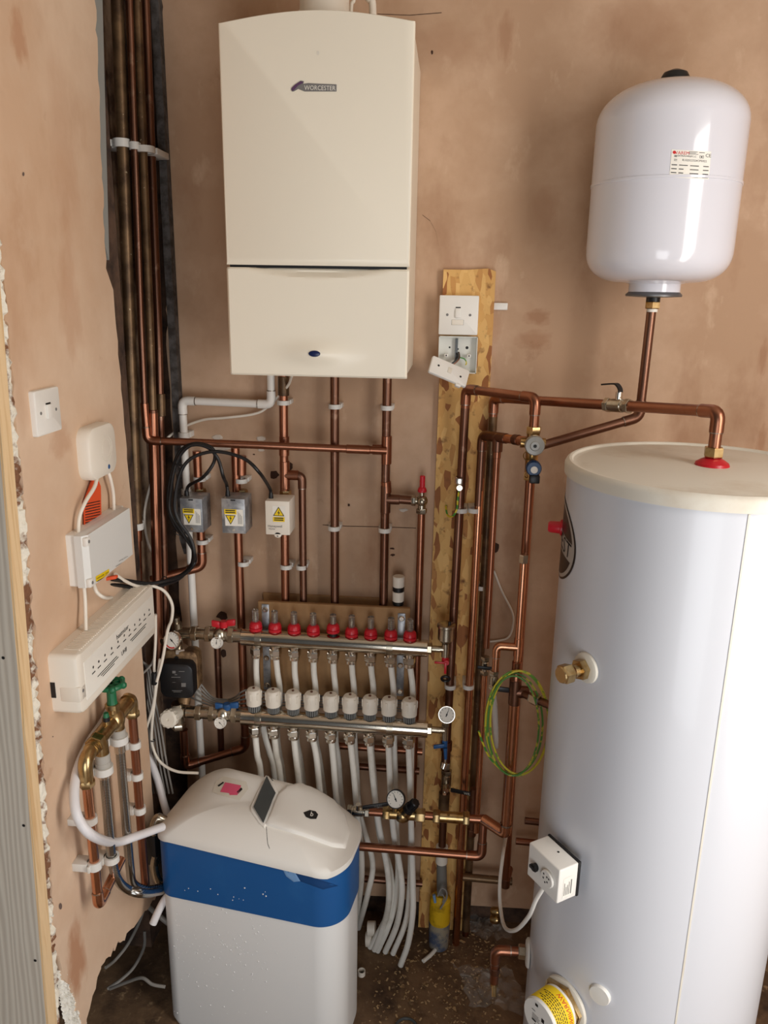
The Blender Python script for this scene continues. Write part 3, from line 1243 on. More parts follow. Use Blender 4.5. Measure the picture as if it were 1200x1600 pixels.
for k, (a, w_) in enumerate(((-.010, .034), (-.004, .030), (.000, .024), (.004, .020), (.008, .030))):
    mb.add([sc + t_ * .0004 + n_ * (a + u) + hz * (-.026 + v) for u, v in ((0, 0), (.0016 if k else .003, 0), (.0016 if k else .003, w_), (0, w_))], [(0, 1, 2, 3)])
obj('label_print', mb, M['ink_grey'], lb, smooth=False)
mb = MB()
ts_ = bc + n_ * .022 + hz * .0402 + t_ * .004
lathe(mb, [(.0025, 0), (.0025, .0006)], ts_, hz, 10)
obj('screw', mb, M['ink'], t)
mb = MB()
gp = bc + n_ * .026 - hz * .040 + t_ * -.018
cyl(mb, gp, gp - hz * .012, .008, .0065)
obj('cable_gland', mb, M['black'], t)
pts = [gp - hz * .010, at(838, 1405, -.72), at(826, 1432, -.68), at(806, 1453, -.6), at(789, 1449, -.5), at(782, 1418, -.42), at(781, 1380, -.37), at(786, 1335, -.30), at(790, 1310, -.22), at(792, 1285, -.17)]
cable('thermostat_cable', 'white flex looping down from the cylinder thermostat', 'cable', pts, .0048, 'plastic', 12)

# immersion heater
p_, n_, t_ = radial(884, 1566)
t = thing('immersion_heater', 'immersion heater with yellow warning band low on the cylinder', 'heater', p_)
mb = MB()
lathe(mb, [(.02, 0), (.058, 0), (.057, .006), (.052, .009), (.03, .010)], p_, n_, 40)
obj('seal', mb, M['lid'], t)
mb = MB()
hexnut(mb, p_ + n_ * .009, p_ + n_ * .020, .056)
obj('hex_nut', mb, M['brass'], t, smooth=False)
mb = MB()
lathe(mb, [(.047, .018), (.047, .078), (.045, .081), (.020, .082)], p_, n_, 64)
obj('cap', mb, M['plastic'], t)
a_, u_, v_ = n_, t_, hz


def rim(ang, h, rad=.0475):
    return p_ + n_ * h + t_ * (rad * cos(ang)) + hz * (rad * sin(ang))


mb = MB()
n = 60
A0, A1 = -1.0, 2.5
vs = [rim(A0 + (A1 - A0) * i / n, .026) for i in range(n + 1)] + [rim(A0 + (A1 - A0) * i / n, .074) for i in range(n + 1)]
mb.add(vs, [(i, i + 1, n + 2 + i, n + 1 + i) for i in range(n)])
yl = obj('warning_band', mb, M['yellow'], t, label='yellow warning band')
mb = MB()
text(mb, 'WARNING', None, EX, EZ, .0145, warp=lambda x, y: rim(.75 - x / .0475, .0345 + y, .0479))
obj('warning_word', mb, M['ink_red'], yl, smooth=False)
mb = MB()
for k, h in enumerate((.046, .051, .056, .061, .066, .071)):
    aa = -.5 + (k % 2) * .1
    rr = random.Random(k)
    while aa < 2.0 - (k % 3) * .15:
        w_ = rr.uniform(.06, .16)
        vs = [rim(aa + w_ * i / 3, h - .001, .0479) for i in range(4)] + [rim(aa + w_ * i / 3, h + .001, .0479) for i in range(4)]
        mb.add(vs, [(i, i + 1, 5 + i, 4 + i) for i in range(3)])
        aa += w_ + .04
obj('small_print', mb, M['ink'], yl, smooth=False)
mb = MB()
fc = p_ + n_ * .0823
for (a, b, w_, h_) in ((-.022, .014, .010, .0015), (-.020, .005, .018, .0012), (-.020, .001, .022, .0012), (-.020, -.003, .020, .0012), (-.020, -.007, .022, .0012), (-.020, -.012, .012, .004), (.006, .004, .008, .010), (-.014, .030, .008, .006), (-.012, -.022, .006, .006)):
    mb.add([fc + t_ * (a + u) + hz * (b + v) for u, v in ((0, 0), (w_, 0), (w_, h_), (0, h_))], [(0, 1, 2, 3)])
obj('face_print', mb, M['ink'], t, smooth=False)

p_, n_, t_ = radial(938, 1553)
mb = MB()
lathe(mb, [(.0225, -.001), (.0225, .004), (.021, .007), (.005, .008)], p_, n_, 36)
tag(obj('blanking_plug', mb, M['plastic']), 'round white blanking plug flush in the cylinder front', 'plug')

# cold inlet at the foot of the cylinder
zc_ = at(812, 1470, -.55).z
aa = math.atan2(-.02, -.26)
aa = pi + .0
base_dir = V((-1, .06, 0)).normalized()
q0 = V((cx, cy, zc_)) + base_dir * cr
t = Run('cold_inlet_pipe', 'copper elbow and drain pipe at the foot of the cylinder', 'pipe', (q0.x - .05, q0.y, .25), 'copper', .0105)
mb = MB()
lathe(mb, [(.01, 0), (.034, 0), (.033, .005), (.028, .008), (.01, .009)], q0, base_dir, 32)
t.part('washer', mb, 'plastic')
t.nut(q0 + base_dir * .008, q0 + base_dir * .026, .017, 'nickel')
Yq = q0.y
e1 = at(775, 1470, Yq)
e1.z = zc_
e2 = at(776, 1535, Yq)
e2.x = e1.x + .002
t.path([q0 + base_dir * .02, e1, e2])
t.coupling(lerp(e1, e2, .52), lerp(e1, e2, .72), m='copper_brown')
d_ = (e2 - e1).normalized()
mb = MB()
cyl(mb, e2 - d_ * .012, e2 + d_ * .006, .0085)
ring(mb, e2 + d_ * .004, e2 + d_ * .010, .0095, .005)
cyl(mb, e2 + V((0, -.004, -.006)), e2 + V((0, -.022, -.022)), .006)
t.part('drain_cock', mb, 'brass')


# ------------------------------------------------------------------ devices on the left wall
EL = V((0, 1, 0))      # along the wall, away from the camera


def wallbox(mb, p0, p1, x0, x1, r, bev):
    """p0/p1 = (y, z) opposite corners of a plate standing off the left wall from x0 to x1"""
    c = V((x0, (p0[0] + p1[0]) / 2, (p0[1] + p1[1]) / 2))
    return prism(mb, rrect(c, EL, EZ, abs(p1[0] - p0[0]), abs(p1[1] - p0[1]), r), EX, x1 - x0, bev)


# switch
c0, c1 = atX(51.8, 612, -.79), atX(97, 671, -.79)
t = thing('light_switch', 'white single rocker switch on the left plaster wall', 'switch', (XW, (c0.y + c1.y) / 2, c1.z))
mb = MB()
wallbox(mb, (c0.y, c0.z), (c1.y, c1.z), XW, XW + .011, .004, .003)
obj('plate', mb, M['plastic'], t)
yc, zc2 = (c0.y + c1.y) / 2, (c0.z + c1.z) / 2
mb = MB()
obox(mb, (XW + .0125, yc, zc2), EX, EL, EZ, (.005, .020, .028), .001)
obj('rocker', mb, M['plastic'], t)
mb = MB()
obox(mb, (XW + .0112, yc, zc2 + .0155), EX, EL, EZ, (.0012, .018, .003))
obj('rocker_gap', mb, M['ink'], t)
for s in (-1, 1):
    mb = MB()
    lathe(mb, [(.0035, 0), (.003, .001)], (XW + .0108, yc + s * .030, zc2), EX, 12)
    obj('screw', mb, M['ink_grey'], t)

# sensor hub
c0, c1 = atX(140, 668, -.775), atX(178, 738, -.775)
yc, zc2 = (c0.y + c1.y) / 2, (c0.z + c1.z) / 2
t = thing('wireless_hub', 'white rounded square wireless hub above the grey junction box', 'control', (XW, yc, c1.z))
mb = MB()
wdt, hgt = .138, .118
wallbox(mb, (yc - wdt / 2, zc2 - hgt / 2), (yc + wdt / 2, zc2 + hgt / 2), XW, XW + .030, .030, .009)
obj('case', mb, M['plastic_warm'], t)
hub_t = bvh(mb)
mb = MB()
ring(mb, (XW + .0295, yc + .012, zc2 + .004), (XW + .0303, yc + .012, zc2 + .004), .030, .0285, 40)
obj('ring_mark', mb, M['lid'], t)
mb = MB()
ring(mb, (XW + .0295, yc + .012, zc2 + .004), (XW + .0303, yc + .012, zc2 + .004), .021, .0205, 40)
obj('button', mb, M['lid'], t)
mb = MB()
lathe(mb, [(.006, 0), (.005, .0008)], (XW + .0297, yc + .018, zc2 - .040), EX, 16)
obj('emblem', mb, M['blue'], t, label='small blue mark')
hubc = (yc, zc2)

# orange tag behind the flex
mb = MB()
tp = [atX(x, y, XW + .004) for x, y in ((143, 747), (151, 745), (157, 760), (158, 810), (131, 822), (130, 785))]
prism(mb, tp, EX, .001)
t = thing('warning_tag', 'orange printed card tag hanging between hub and junction box', 'tag', (XW + .004, tp[3].y, tp[3].z))
obj('card', mb, M['orange'], t, smooth=False)
tgt = bvh(mb)
mb = MB()
for k in range(8):
    y = 788 + k * 4.2
    patch(mb, [(133, y - 1), (156, y - 6), (156, y - 4.6), (133, y + .4)], tgt, .0006, 1, 3)
obj('print', mb, M['ink'], t, smooth=False)

# junction box
JX = -.754
y0, y1 = atX(137, 880, JX).y, atX(208, 835, JX).y
z1, z0 = atX(137, 836, JX).z, atX(140, 920, JX).z
t = thing('wiring_centre', 'light grey wiring centre box with a yellow label, below the wireless hub', 'junction box', (XW, (y0 + y1) / 2, z0))
mb = MB()
wallbox(mb, (y0 + .004, z0), (y1 + .012, z1), XW, XW + .022, .004, .002)
obj('base', mb, M['plastic'], t)
mb = MB()
prof = [(y0, XW + .02), (y0, JX - .010), (y0 + .012, JX), (y1 - .010, JX), (y1, XW + .02)]
pts = [V((x, y, z0)) for y, x in prof]
prism(mb, pts, EZ, z1 - z0, .002)
obj('cover', mb, mat('light_grey_cover', (222, 222, 218), .4), t)
jbt = bvh(mb)
for zz in (z1 - .014, z0 + .010):
    mb = MB()
    obox(mb, (JX - .004, y0 + .010, zz), EX, EL, EZ, (.012, .018, .020), .003)
    lug = obj('lug', mb, M['plastic'], t)
    mb = MB()
    lathe(mb, [(.004, 0), (.0035, .001)], (JX + .002, y0 + .010, zz), EX, 12)
    obj('screw', mb, M['ink_grey'], lug)
mb = MB()
patch(mb, [(149, 901), (170, 889), (171, 899), (150, 912)], jbt, .0008, 3, 4)
yl = obj('warning_label', mb, M['yellow'], t, label='yellow warning strip')
mb = MB()
mark(mb, 'DANGER 230V', (160, 899), (.87, -.5), (-.5, -.87), 3.4, jbt, .0013)
patch(mb, [(151, 908), (169, 898), (169, 899), (151, 909)], jbt, .0013, 1, 3)
obj('print', mb, M['ink'], yl, smooth=False)
mb = MB()
patch(mb, [(180, 885), (205, 870), (205, 870.8), (180, 885.8)], jbt, .0012, 1, 4)
mark(mb, 'wiring centre', (192, 873), (.86, -.5), (-.5, -.86), 3.0, jbt, .0012)
obj('print', mb, M['ink_grey'], t, smooth=False)

# heating controller
CX = -.738
y0, y1, z0, z1 = -.757, -.330, 1.098, 1.232
t = thing('heating_controller', 'long white wiring controller with ribbed top and black print, below the wiring centre', 'control', (XW, (y0 + y1) / 2, z0))
mb = MB()
wallbox(mb, (y0, z0), (y1, z1), XW, CX, .012, .010)
obj('case', mb, M['plastic_warm'], t)
mb = MB()
for k in range(46):
    y = y0 + .03 + (y1 - y0 - .06) * k / 45
    obox(mb, (XW + .038, y, z1 + .0003), EX, EL, EZ, (.036, .0040, .0034), .001, 1)
obj('top_ribs', mb, M['plastic_warm'], t)
mb = MB()
for k in range(46):
    y = y0 + .03 + (y1 - y0 - .06) * k / 45
    obox(mb, (XW + .040, y, z0 - .0003), EX, EL, EZ, (.030, .0040, .0034), .001, 1)
obj('bottom_ribs', mb, M['plastic_warm'], t)
mb = MB()
wallbox(mb, (y0 + .026, z0 + .020), (y1 - .012, z1 - .026), CX - .0012, CX + .0006, .003, .0004)
fp = obj('face_label', mb, M['paper'], t)
cpt = bvh(mb)
cvt = bvh(wallbox(MB(), (y0 + .0, z0), (y1, z1), XW, CX, .012, .010))


def cp(u, v):
    return V((CX + .0010, y0 + .026 + (y1 - y0 - .038) * u, z0 + .020 + (z1 - z0 - .046) * v))


mb = MB()
for k, u in enumerate((.10, .17, .25, .34, .43, .52, .60, .68, .76, .84, .92)):
    p = cp(u, .66)
    mb.add(ellipse(p, EL, EZ, .0032, .0032, 10), [tuple(range(10))])
    mb.add([cp(u - .02, .50), cp(u + .02, .50), cp(u + .02, .53), cp(u - .02, .53)], [(0, 1, 2, 3)])
text(mb, 'heatmiser', cp(.50, .80), EL, EZ, .017)
text(mb, 'UH8', cp(.50, .24), EL, EZ, .016)
for (a, b, v) in ((.14, .40, .30), (.18, .42, .24), (.60, .86, .34), (.62, .84, .28), (.20, .36, .18)):
    mb.add([cp(a, v), cp(b, v), cp(b, v + .025), cp(a, v + .025)], [(0, 1, 2, 3)])
obj('print', mb, M['ink'], fp, smooth=False)
mb = MB()
obox(mb, (XW + .040, y0 + .014, z0 + .046), EX, EL, EZ, (.044, .030, .036), .004)
lug = obj('screw_lug', mb, M['plastic_warm'], t)
mb = MB()
lathe(mb, [(.004, 0), (.0035, .001)], (XW + .0618, y0 + .014, z0 + .050), EX, 12)
obj('screw', mb, M['ink_grey'], lug)
mb = MB()
obox(mb, (XW + .004, y0 + .0005, z0 + .055), EX, EL, EZ, (.012, .003, .035))
obj('side_vent', mb, M['ink'], t)

# flexes between the devices
hx = XW + .016
wc = 'white flex '
cable('flex', 'white flex curving from hub down to the left top of the wiring centre', 'cable',
      [atX(153, 738, hx), atX(148, 760, hx + .006), atX(133, 785, hx + .004), atX(124, 808, hx), atX(122, 835, hx)], .0042, 'plastic_warm', 12)
cable('flex', 'white flex from hub to the right top of the wiring centre', 'cable',
      [atX(168, 734, hx), atX(173, 750, hx + .004), atX(177, 772, hx), atX(178, 800, hx)], .0042, 'plastic_warm', 12)
cable('flex', 'ribbed white flex running straight down from wiring centre to heating controller', 'cable',
      [atX(131, 915, hx + .004), atX(133, 940, hx + .004), atX(134, 985, hx + .01)], .0042, 'plastic_warm', 12)
cable('flex', 'white flex sagging under the wiring centre beside the black flexes', 'cable',
      [atX(146, 912, hx + .01), atX(152, 926, hx + .02), atX(165, 934, -.76), at(180, 931, -.36), at(192, 920, -.33)], .0042, 'plastic_warm', 12)
cable('flex', 'white flex leaving the wiring centre beside the orange tag and arcing right', 'cable',
      [at(180, 897, -.44), at(196, 908, -.40), at(216, 916, -.36), at(240, 916, -.32), at(258, 925, -.29), at(269, 945, -.27), at(268, 968, -.26), at(262, 985, -.25),
       at(254, 1030, -.25), at(245, 1065, -.25)], .0042, 'plastic_warm', 12)
mb = MB()
obox(mb, at(173, 903, -.455), (1, .5, .1), (0, 1, 0), EZ, (.030, .012, .008), .002)
tag(obj('orange_sleeve', mb, M['orange']), 'short orange sleeve on the flexes under the wiring centre label', 'sleeve')

# ------------------------------------------------------------------ zone valve heads and their black flexes


def valve_head(name, label, q, q2, yf, m, white):
    """q: four front corners in frame pixels, q2: how far the right side runs back"""
    P = [at(x, y, yf) for x, y in q]
    x0_, x1_ = (P[0].x + P[3].x) / 2, (P[1].x + P[2].x) / 2
    z1_, z0_ = (P[0].z + P[1].z) / 2, (P[2].z + P[3].z) / 2
    t = thing(name, label, 'valve', ((x0_ + x1_) / 2, yf + .03, z0_), 'motorised zone valves')
    mb = MB()
    box(mb, (x0_, yf, z0_), (x1_, yf + .075, z1_), .0025 if white else .0012, 2)
    obj('cover', mb, m, t)
    cc = V(((x0_ + x1_) / 2, yf, (z0_ + z1_) / 2))
    w_, h_ = x1_ - x0_, z1_ - z0_
    mb = MB()
    if white:
        pts = [(-.30, .20), (.38, .20), (.38, .34), (-.30, .34)]
    mb.add([cc + V((w_ * a, -.0006, h_ * b)) for a, b in ((-.36, -.28), (.42, -.28), (.42, .20), (-.36, .20))] if not white else
           [cc + V((w_ * a, -.0006, h_ * b)) for a, b in ((-.20, .02), (.34, .02), (.34, .36), (-.20, .36))], [(0, 1, 2, 3)])
    lb = obj('label', mb, M['paper'], t)
    mb = MB()
    yl_ = ((-.38, .06), (.14, .06), (.14, .20), (-.38, .20)) if not white else ((-.18, -.10), (.30, -.10), (.30, .04), (-.18, .04))
    mb.add([cc + V((w_ * a, -.0012, h_ * b)) for a, b in yl_], [(0, 1, 2, 3)])
    tri = [(-.34, .03), (.10, .03), (-.12, -.24)] if not white else [(-.17, .07), (.29, .07), (.06, .34)]
    mb.add([cc + V((w_ * a, -.0012, h_ * b)) for a, b in tri], [(0, 1, 2)])
    yy = obj('warning_print', mb, M['yellow'], t, smooth=False)
    mb = MB()
    tc_ = V((sum(a for a, b in tri) / 3, sum(b for a, b in tri) / 3))
    ou = [V((a, b)) for a, b in tri]
    inn = [tc_ + (p - tc_) * .82 for p in ou]
    vs = [cc + V((w_ * p.x, -.0018, h_ * p.y)) for p in ou + inn]
    mb.add(vs, [(i, (i + 1) % 3, 3 + (i + 1) % 3, 3 + i) for i in range(3)])
    bolt = [(.02, .10), (-.05, -.01), (0, -.005), (-.03, -.10), (.06, .02), (.005, .015)]
    mb.add([cc + V((w_ * (tc_.x + a * .9), -.0018, h_ * (tc_.y + b))) for a, b in bolt], [tuple(range(6))])
    b0, b1 = yl_[0][1], yl_[2][1]
    for k in range(2):
        v = b0 + (b1 - b0) * (.25 + .4 * k)
        mb.add([cc + V((w_ * a, -.0018, h_ * b)) for a, b in ((yl_[0][0] + .05, v), (yl_[1][0] - .05, v), (yl_[1][0] - .05, v + .03), (yl_[0][0] + .05, v + .03))], [(0, 1, 2, 3)])
    obj('print', mb, M['ink'], yy, smooth=False)
    mb = MB()
    if white:
        text(mb, 'Honeywell', cc + V((-.10 * w_, -.0008, -.24 * h_)), EX, EZ, .0092)
        text(mb, 'Home', cc + V((-.24 * w_, -.0008, -.32 * h_)), EX, EZ, .007)
    else:
        for k in range(4):
            a = .2 + k * .05
            mb.add([cc + V((w_ * u, -.0012, h_ * v)) for u, v in ((a, -.22), (a + .015, -.22), (a + .015, .14 - .04 * k), (a, .14 - .04 * k))], [(0, 1, 2, 3)])
    obj('small_print', mb, M['ink_grey'], lb, smooth=False)
    if white:
        mb = MB()
        prism(mb, ellipse(cc + V((0, .006, -.5 * h_)), EX, EZ, .010, .008, 20), (0, -1, 0), .006, .001)
        obj('tab', mb, m, t)
    mb = MB()
    sp = cc + V((.0, -.0004, -.40 * h_ if not white else -.53 * h_))
    lathe(mb, [(.004 if not white else .0022, 0), (.0035 if not white else .0018, .0015)], sp, (0, -1, 0), 14)
    obj('screw', mb, M['chrome'], t)
    if not white:
        mb = MB()
        obox(mb, cc + V((0, -.0004, .46 * h_)), EX, EY, EZ, (.013, .001, .0035))
        obj('slot', mb, M['ink'], t)
    mb = MB()
    gp = V((x0_ + .010, yf + .03, z1_))
    cyl(mb, gp - V((0, 0, .002)), gp + V((0, 0, .014)), .007, .0055, 16)
    obj('gland', mb, M['black'], t)
    mb = MB()
    body = V(((x0_ + x1_) / 2 + .012, yf + .085, z1_))
    return t, gp + V((0, 0, .012))


YV = -.155
_, g1 = valve_head('zone_valve', 'leftmost steel zone valve head, under the coil of black flex', [(281, 778), (315, 780), (318, 832), (283, 831)], 0, YV, M['steel'], False)
_, g2 = valve_head('zone_valve', 'middle steel zone valve head with yellow triangle label', [(346, 780), (382, 779), (384, 834), (347, 833)], 0, YV, M['steel'], False)
_, g3 = valve_head('zone_valve', 'white zone valve head right of the two steel ones', [(414, 783), (452, 783), (453, 837), (415, 835)], 0, YV, M['plastic_warm'], True)
YC = -.20
tail = [at(300, 880, YC + .02), at(285, 897, -.22), at(260, 907, -.28), at(228, 912, -.33), at(196, 908, -.38), at(172, 905, -.44)]
cable('black_flex', 'black flex looping from the leftmost zone valve up and over to the wiring centre', 'cable',
      [g1, g1 + V((.012, -.01, .020)), at(318, 745, YC), at(335, 720, YC), at(331, 700, YC), at(305, 693, YC), at(281, 706, YC), at(267, 745, YC), at(263, 790, YC), at(276, 826, YC), at(299, 850, YC)] + tail,
      .0046, 'black', 10)
o6 = V((.010, -.007, .004))
cable('black_flex', 'black flex arching from the middle zone valve back to the wiring centre', 'cable',
      [g2, g2 + V((-.001, -.004, .022)), at(349, 745, YC - .01), at(340, 716, YC - .01), at(322, 698, YC - .01), at(296, 697, YC - .01), at(276, 722, YC - .01), at(267, 765, YC - .01), at(266, 800, YC - .01), at(286, 834, YC - .01), at(303, 862, YC - .01)]
      + [p + o6 for p in tail], .0046, 'black', 10)
o7 = V((-.004, -.012, -.008))
cable('black_flex', 'longest black flex arching from the white zone valve to the wiring centre', 'cable',
      [g3, g3 + V((-.003, -.004, .018)), at(405, 738, YC - .02), at(382, 717, YC - .02), at(345, 706, YC - .02), at(315, 709, YC - .02), at(292, 722, YC - .02), at(279, 748, YC - .02), at(273, 790, YC - .02), at(280, 815, YC - .02), at(297, 840, YC - .02), at(304, 868, YC - .02)]
      + [p + o7 for p in tail], .0046, 'black', 10)
for (x, y, lab) in ((281, 727, 'black cable tie near the top of the flex coil'), (277, 832, 'black cable tie round the flexes left of the leftmost steel valve'), (256, 908, 'black cable tie round the flexes above the heating controller end')):
    mb = MB()
    torus(mb, at(x, y, YC - .01 if y < 900 else -.28), (.5, 0, .85) if y < 900 else (1, -.4, 0), .012, .0012, 24, 6)
    tag(obj('cable_tie', mb, M['black']), lab, 'cable tie', 'black cable ties')

# ------------------------------------------------------------------ white condensate pipe under the boiler
YW = -.042
r = Run('condensate_pipe', 'white plastic waste pipe stepping down from the boiler base to the floor', 'pipe', at(290, 950, YW), 'plastic', .0108)
P1, P2, P3, P4 = at(423, 580, YW), at(424, 632, YW), at(285, 634, YW), at(292, 1180, YW)
P3.z = P2.z + .004
P4.x = P3.x - .0
r.path([P1, P2, P3, V((P3.x + .002, YW, .40))])
clip((P3.x, YW, at(288, 680, YW).z), EZ, (0, .07, 0), .0108, 'wide white clip on the condensate pipe above the long horizontal copper pipe', .016)
clip((P3.x, YW, at(288, 768, YW).z), EZ, (0, .07, 0), .0108, 'white clip on the condensate pipe behind the black flex coil', .016)
pts = [at(456, 588, -.1), at(448, 605, -.06), at(418, 636, -.025), at(396, 647, -.02), at(350, 653, -.02), at(318, 656, -.02), at(285, 668, -.02), at(262, 684, -.03), at(250, 700, -.07), at(240, 740, -.10), at(226, 800, -.12), at(232, 850, -.09), at(250, 880, -.09), at(262, 900, -.05)]
cable('boiler_flex', 'thin white cable drooping from the boiler behind the condensate pipe', 'cable', pts, .0036, 'plastic_warm', 10)

# ------------------------------------------------------------------ manifolds
mb = MB()
a, b = at(403, 938, -.078), at(641, 952, -.078)
box(mb, (a.x, -.080, at(500, 1086, -.08).z), (b.x, -.066, (a.z + b.z) / 2), .002)
tag(obj('backing_board', mb, M['mdf']), 'brown fibreboard panel behind the chrome manifolds', 'board')
mb = MB()
a2 = at(411, 926, -.006)
b2 = at(440, 936, -.006)
box(mb, (a2.x, -.0055, .84), (at(600, 936, -.006).x, -.0005, a2.z), .001)
tag(obj('packing_board', mb, M['mdf']), 'second thin board just showing above the fibreboard panel', 'board')

YU, YD = -.122, -.170
ua, ub = at(378, 995, YU), at(668, 1018, YU)
la, lb_ = at(378, 1119, YD), at(668, 1147, YD)
ub.z = ua.z - .006
lb_.z = la.z - .006
um = thing('upper_manifold', 'upper chrome manifold with red flow meters', 'manifold', lerp(ua, ub, .5))
lm = thing('lower_manifold', 'lower chrome manifold with white actuator caps', 'manifold', lerp(la, lb_, .5))


def xat(px, py, Y):
    return at(px, py, Y).x


for (root, A, B, nm) in ((um, ua, ub, 'upper'), (lm, la, lb_, 'lower')):
    mb = MB()
    cyl(mb, A, B, .0245, n=32, bev=.001)
    obj('rail', mb, M['rail'], root)
    d = (B - A).normalized()
    for s_ in (.095, .80):
        q_ = lerp(A, B, s_)
        mb = MB()
        ring(mb, q_ - d * .009, q_ + d * .009, .0265, .0246, 32)
        obox(mb, q_ + V((0, (-.083 - q_.y) / 2 + .006, .0)), EX, EY, EZ, (.016, abs(-.083 - q_.y) - .010, .006), .001)
        obj('bracket', mb, M['nickel'], root)
    mb = MB()
    hexnut(mb, B - d * .002, B + d * .012, .0165)
    cyl(mb, B + d * .010, B + d * .035, .0095)
    obj('end_plug', mb, M['nickel'], root, smooth=False)
ZU = lambda x: ua.z + (ub.z - ua.z) * (x - ua.x) / (ub.x - ua.x)
ZL = lambda x: la.z + (lb_.z - la.z) * (x - la.x) / (lb_.x - la.x)
fx = [399.5, 429.5, 459.5, 489.5, 520.5, 549.5, 579.5, 611, 641]
ex = [397, 427, 458, 487, 517, 547, 578, 608, 640]
UX = [xat(x, 978, YU) for x in fx]
LX = [xat(x, 1098, YD) for x in ex]
ndl = ['first', 'second', 'third', 'fourth', 'fifth', 'sixth', 'seventh', 'eighth', 'ninth']
for k, x in enumerate(UX):
    z = ZU(x) + .020
    up = .008 if k == 4 else 0
    mb = MB()
    cyl(mb, (x, YU, z), (x, YU, z + .012 + up), .0125, n=20)
    fmt = obj('flow_meter', mb, M['black' if k == 4 else 'nickel'], um)
    mb = MB()
    lathe(mb, [(.013, .004), (.0185, .005), (.0190, .013), (.016, .014), (.0185, .015), (.0175, .024), (.014, .029), (.009, .031)], (x, YU, z + up), EZ, 24)
    obj('red_collar', mb, M['red'], fmt)
    mb = MB()
    cyl(mb, (x, YU, z + .030 + up), (x, YU, z + .066), .0092, n=18, bev=.001)
    obj('sight_glass', mb, M['clear'], fmt)
    mb = MB()
    cyl(mb, (x, YU, z + .030 + up), (x, YU, z + .060), .0028, n=8)
    for q_ in range(4):
        cyl(mb, (x, YU, z + .038 + q_ * .006), (x, YU, z + .0395 + q_ * .006), .0072, n=12)
    obj('scale_spring', mb, M['nickel'], fmt)
    for (root, X_, Y_, Z_) in ((um, x, YU, ZU(x)), (lm, LX[k], YD, ZL(LX[k]))):
        mb = MB()
        hexnut(mb, (X_, Y_, Z_ - .050), (X_, Y_, Z_ - .030), .0178)
        cyl(mb, (X_, Y_, Z_ - .032), (X_, Y_, Z_ - .020), .0125)
        lathe(mb, [(.0150, 0), (.0150, .008), (.0135, .010)], (X_, Y_, Z_ - .060), EZ, 20)
        obj('pipe_nut', mb, M['chrome'], root, smooth=False)
    x = LX[k]
    z = ZL(x) + .020
    mb = MB()
    lathe(mb, [(.0160, 0), (.0165, .004), (.0165, .022), (.014, .024)], (x, YD, z), EZ, 24)
    act = obj('actuator_cap', mb, M['black'], lm)
    mb = MB()
    lathe(mb, [(.014, .021), (.0218, .023), (.0222, .054), (.0213, .064), (.017, .070), (.007, .072)], (x, YD, z), EZ, 28)
    for q_ in range(6):
        aa = q_ * pi / 3 + .25
        obox(mb, (x + .0220 * cos(aa), YD + .0220 * sin(aa), z + .053), (-sin(aa), cos(aa), 0), (cos(aa), sin(aa), 0), EZ, (.0065, .0030, .022), .001)
    obj('cap', mb, M['plastic_warm'], act)
    mb = MB()
    cyl(mb, (x, YD, z + .071), (x, YD, z + .075), .0036, n=10)
    obj('pin', mb, M['copper_brown'], act)
    mb = MB()
    for q_ in range(20):
        aa = q_ * pi / 10
        obox(mb, (x + .0167 * cos(aa), YD + .0167 * sin(aa), z + .012), (-sin(aa), cos(aa), 0), (cos(aa), sin(aa), 0), EZ, (.0020, .0012, .018))
    obj('knurling', mb, M['grey'], act, smooth=False)

# right-hand ends: air vent, drain cocks, gauge
d = EX
e = ub + V((.048, 0, 0))
mb = MB()
cyl(mb, e + V((-.02, 0, 0)), e, .009)
cyl(mb, e + V((.002, 0, -.022)), e + V((.002, 0, .018)), .0105)
lathe(mb, [(.008, .018), (.014, .022), (.0225, .032), (.0225, .066), (.0255, .069), (.0255, .076), (.020, .079)], e + V((.002, 0, 0)), EZ, 28)
av = obj('air_vent', mb, M['nickel'], um)
mb = MB()
cyl(mb, e + V((.011, -.006, .076)), e + V((.011, -.006, .087)), .0040)
obj('vent_screw', mb, M['black'], av)
mb = MB()
cyl(mb, e + V((.002, 0, -.022)), e + V((.002, 0, -.040)), .009)
cyl(mb, e + V((.006, -.012, -.036)), e + V((.006, .01, -.036)), .008)
obox(mb, e + V((-.012, -.012, -.036)), EX, EY, EZ, (.03, .004, .006), .001)
obox(mb, e + V((.004, -.012, -.052)), (1, 0, .1), EY, EZ, (.007, .004, .034), .001)
obj('drain_cock', mb, M['red'], um, label='red drain cock handle')
mb = MB()
torus(mb, e + V((.006, -.006, -.088)), (0, 1, .5), .011, .004, 24)
obj('drain_cap', mb, M['black'], um, label='black cap dangling from the red drain cock')
e = lb_ + V((.048, 0, 0))
mb = MB()
cyl(mb, e + V((-.02, 0, 0)), e, .009)
cyl(mb, e + V((.002, 0, -.03)), e + V((.002, 0, .030)), .0085)
hexnut(mb, e + V((.002, 0, .012)), e + V((.002, 0, .024)), .011)
obj('end_valve', mb, M['nickel'], lm, smooth=False)


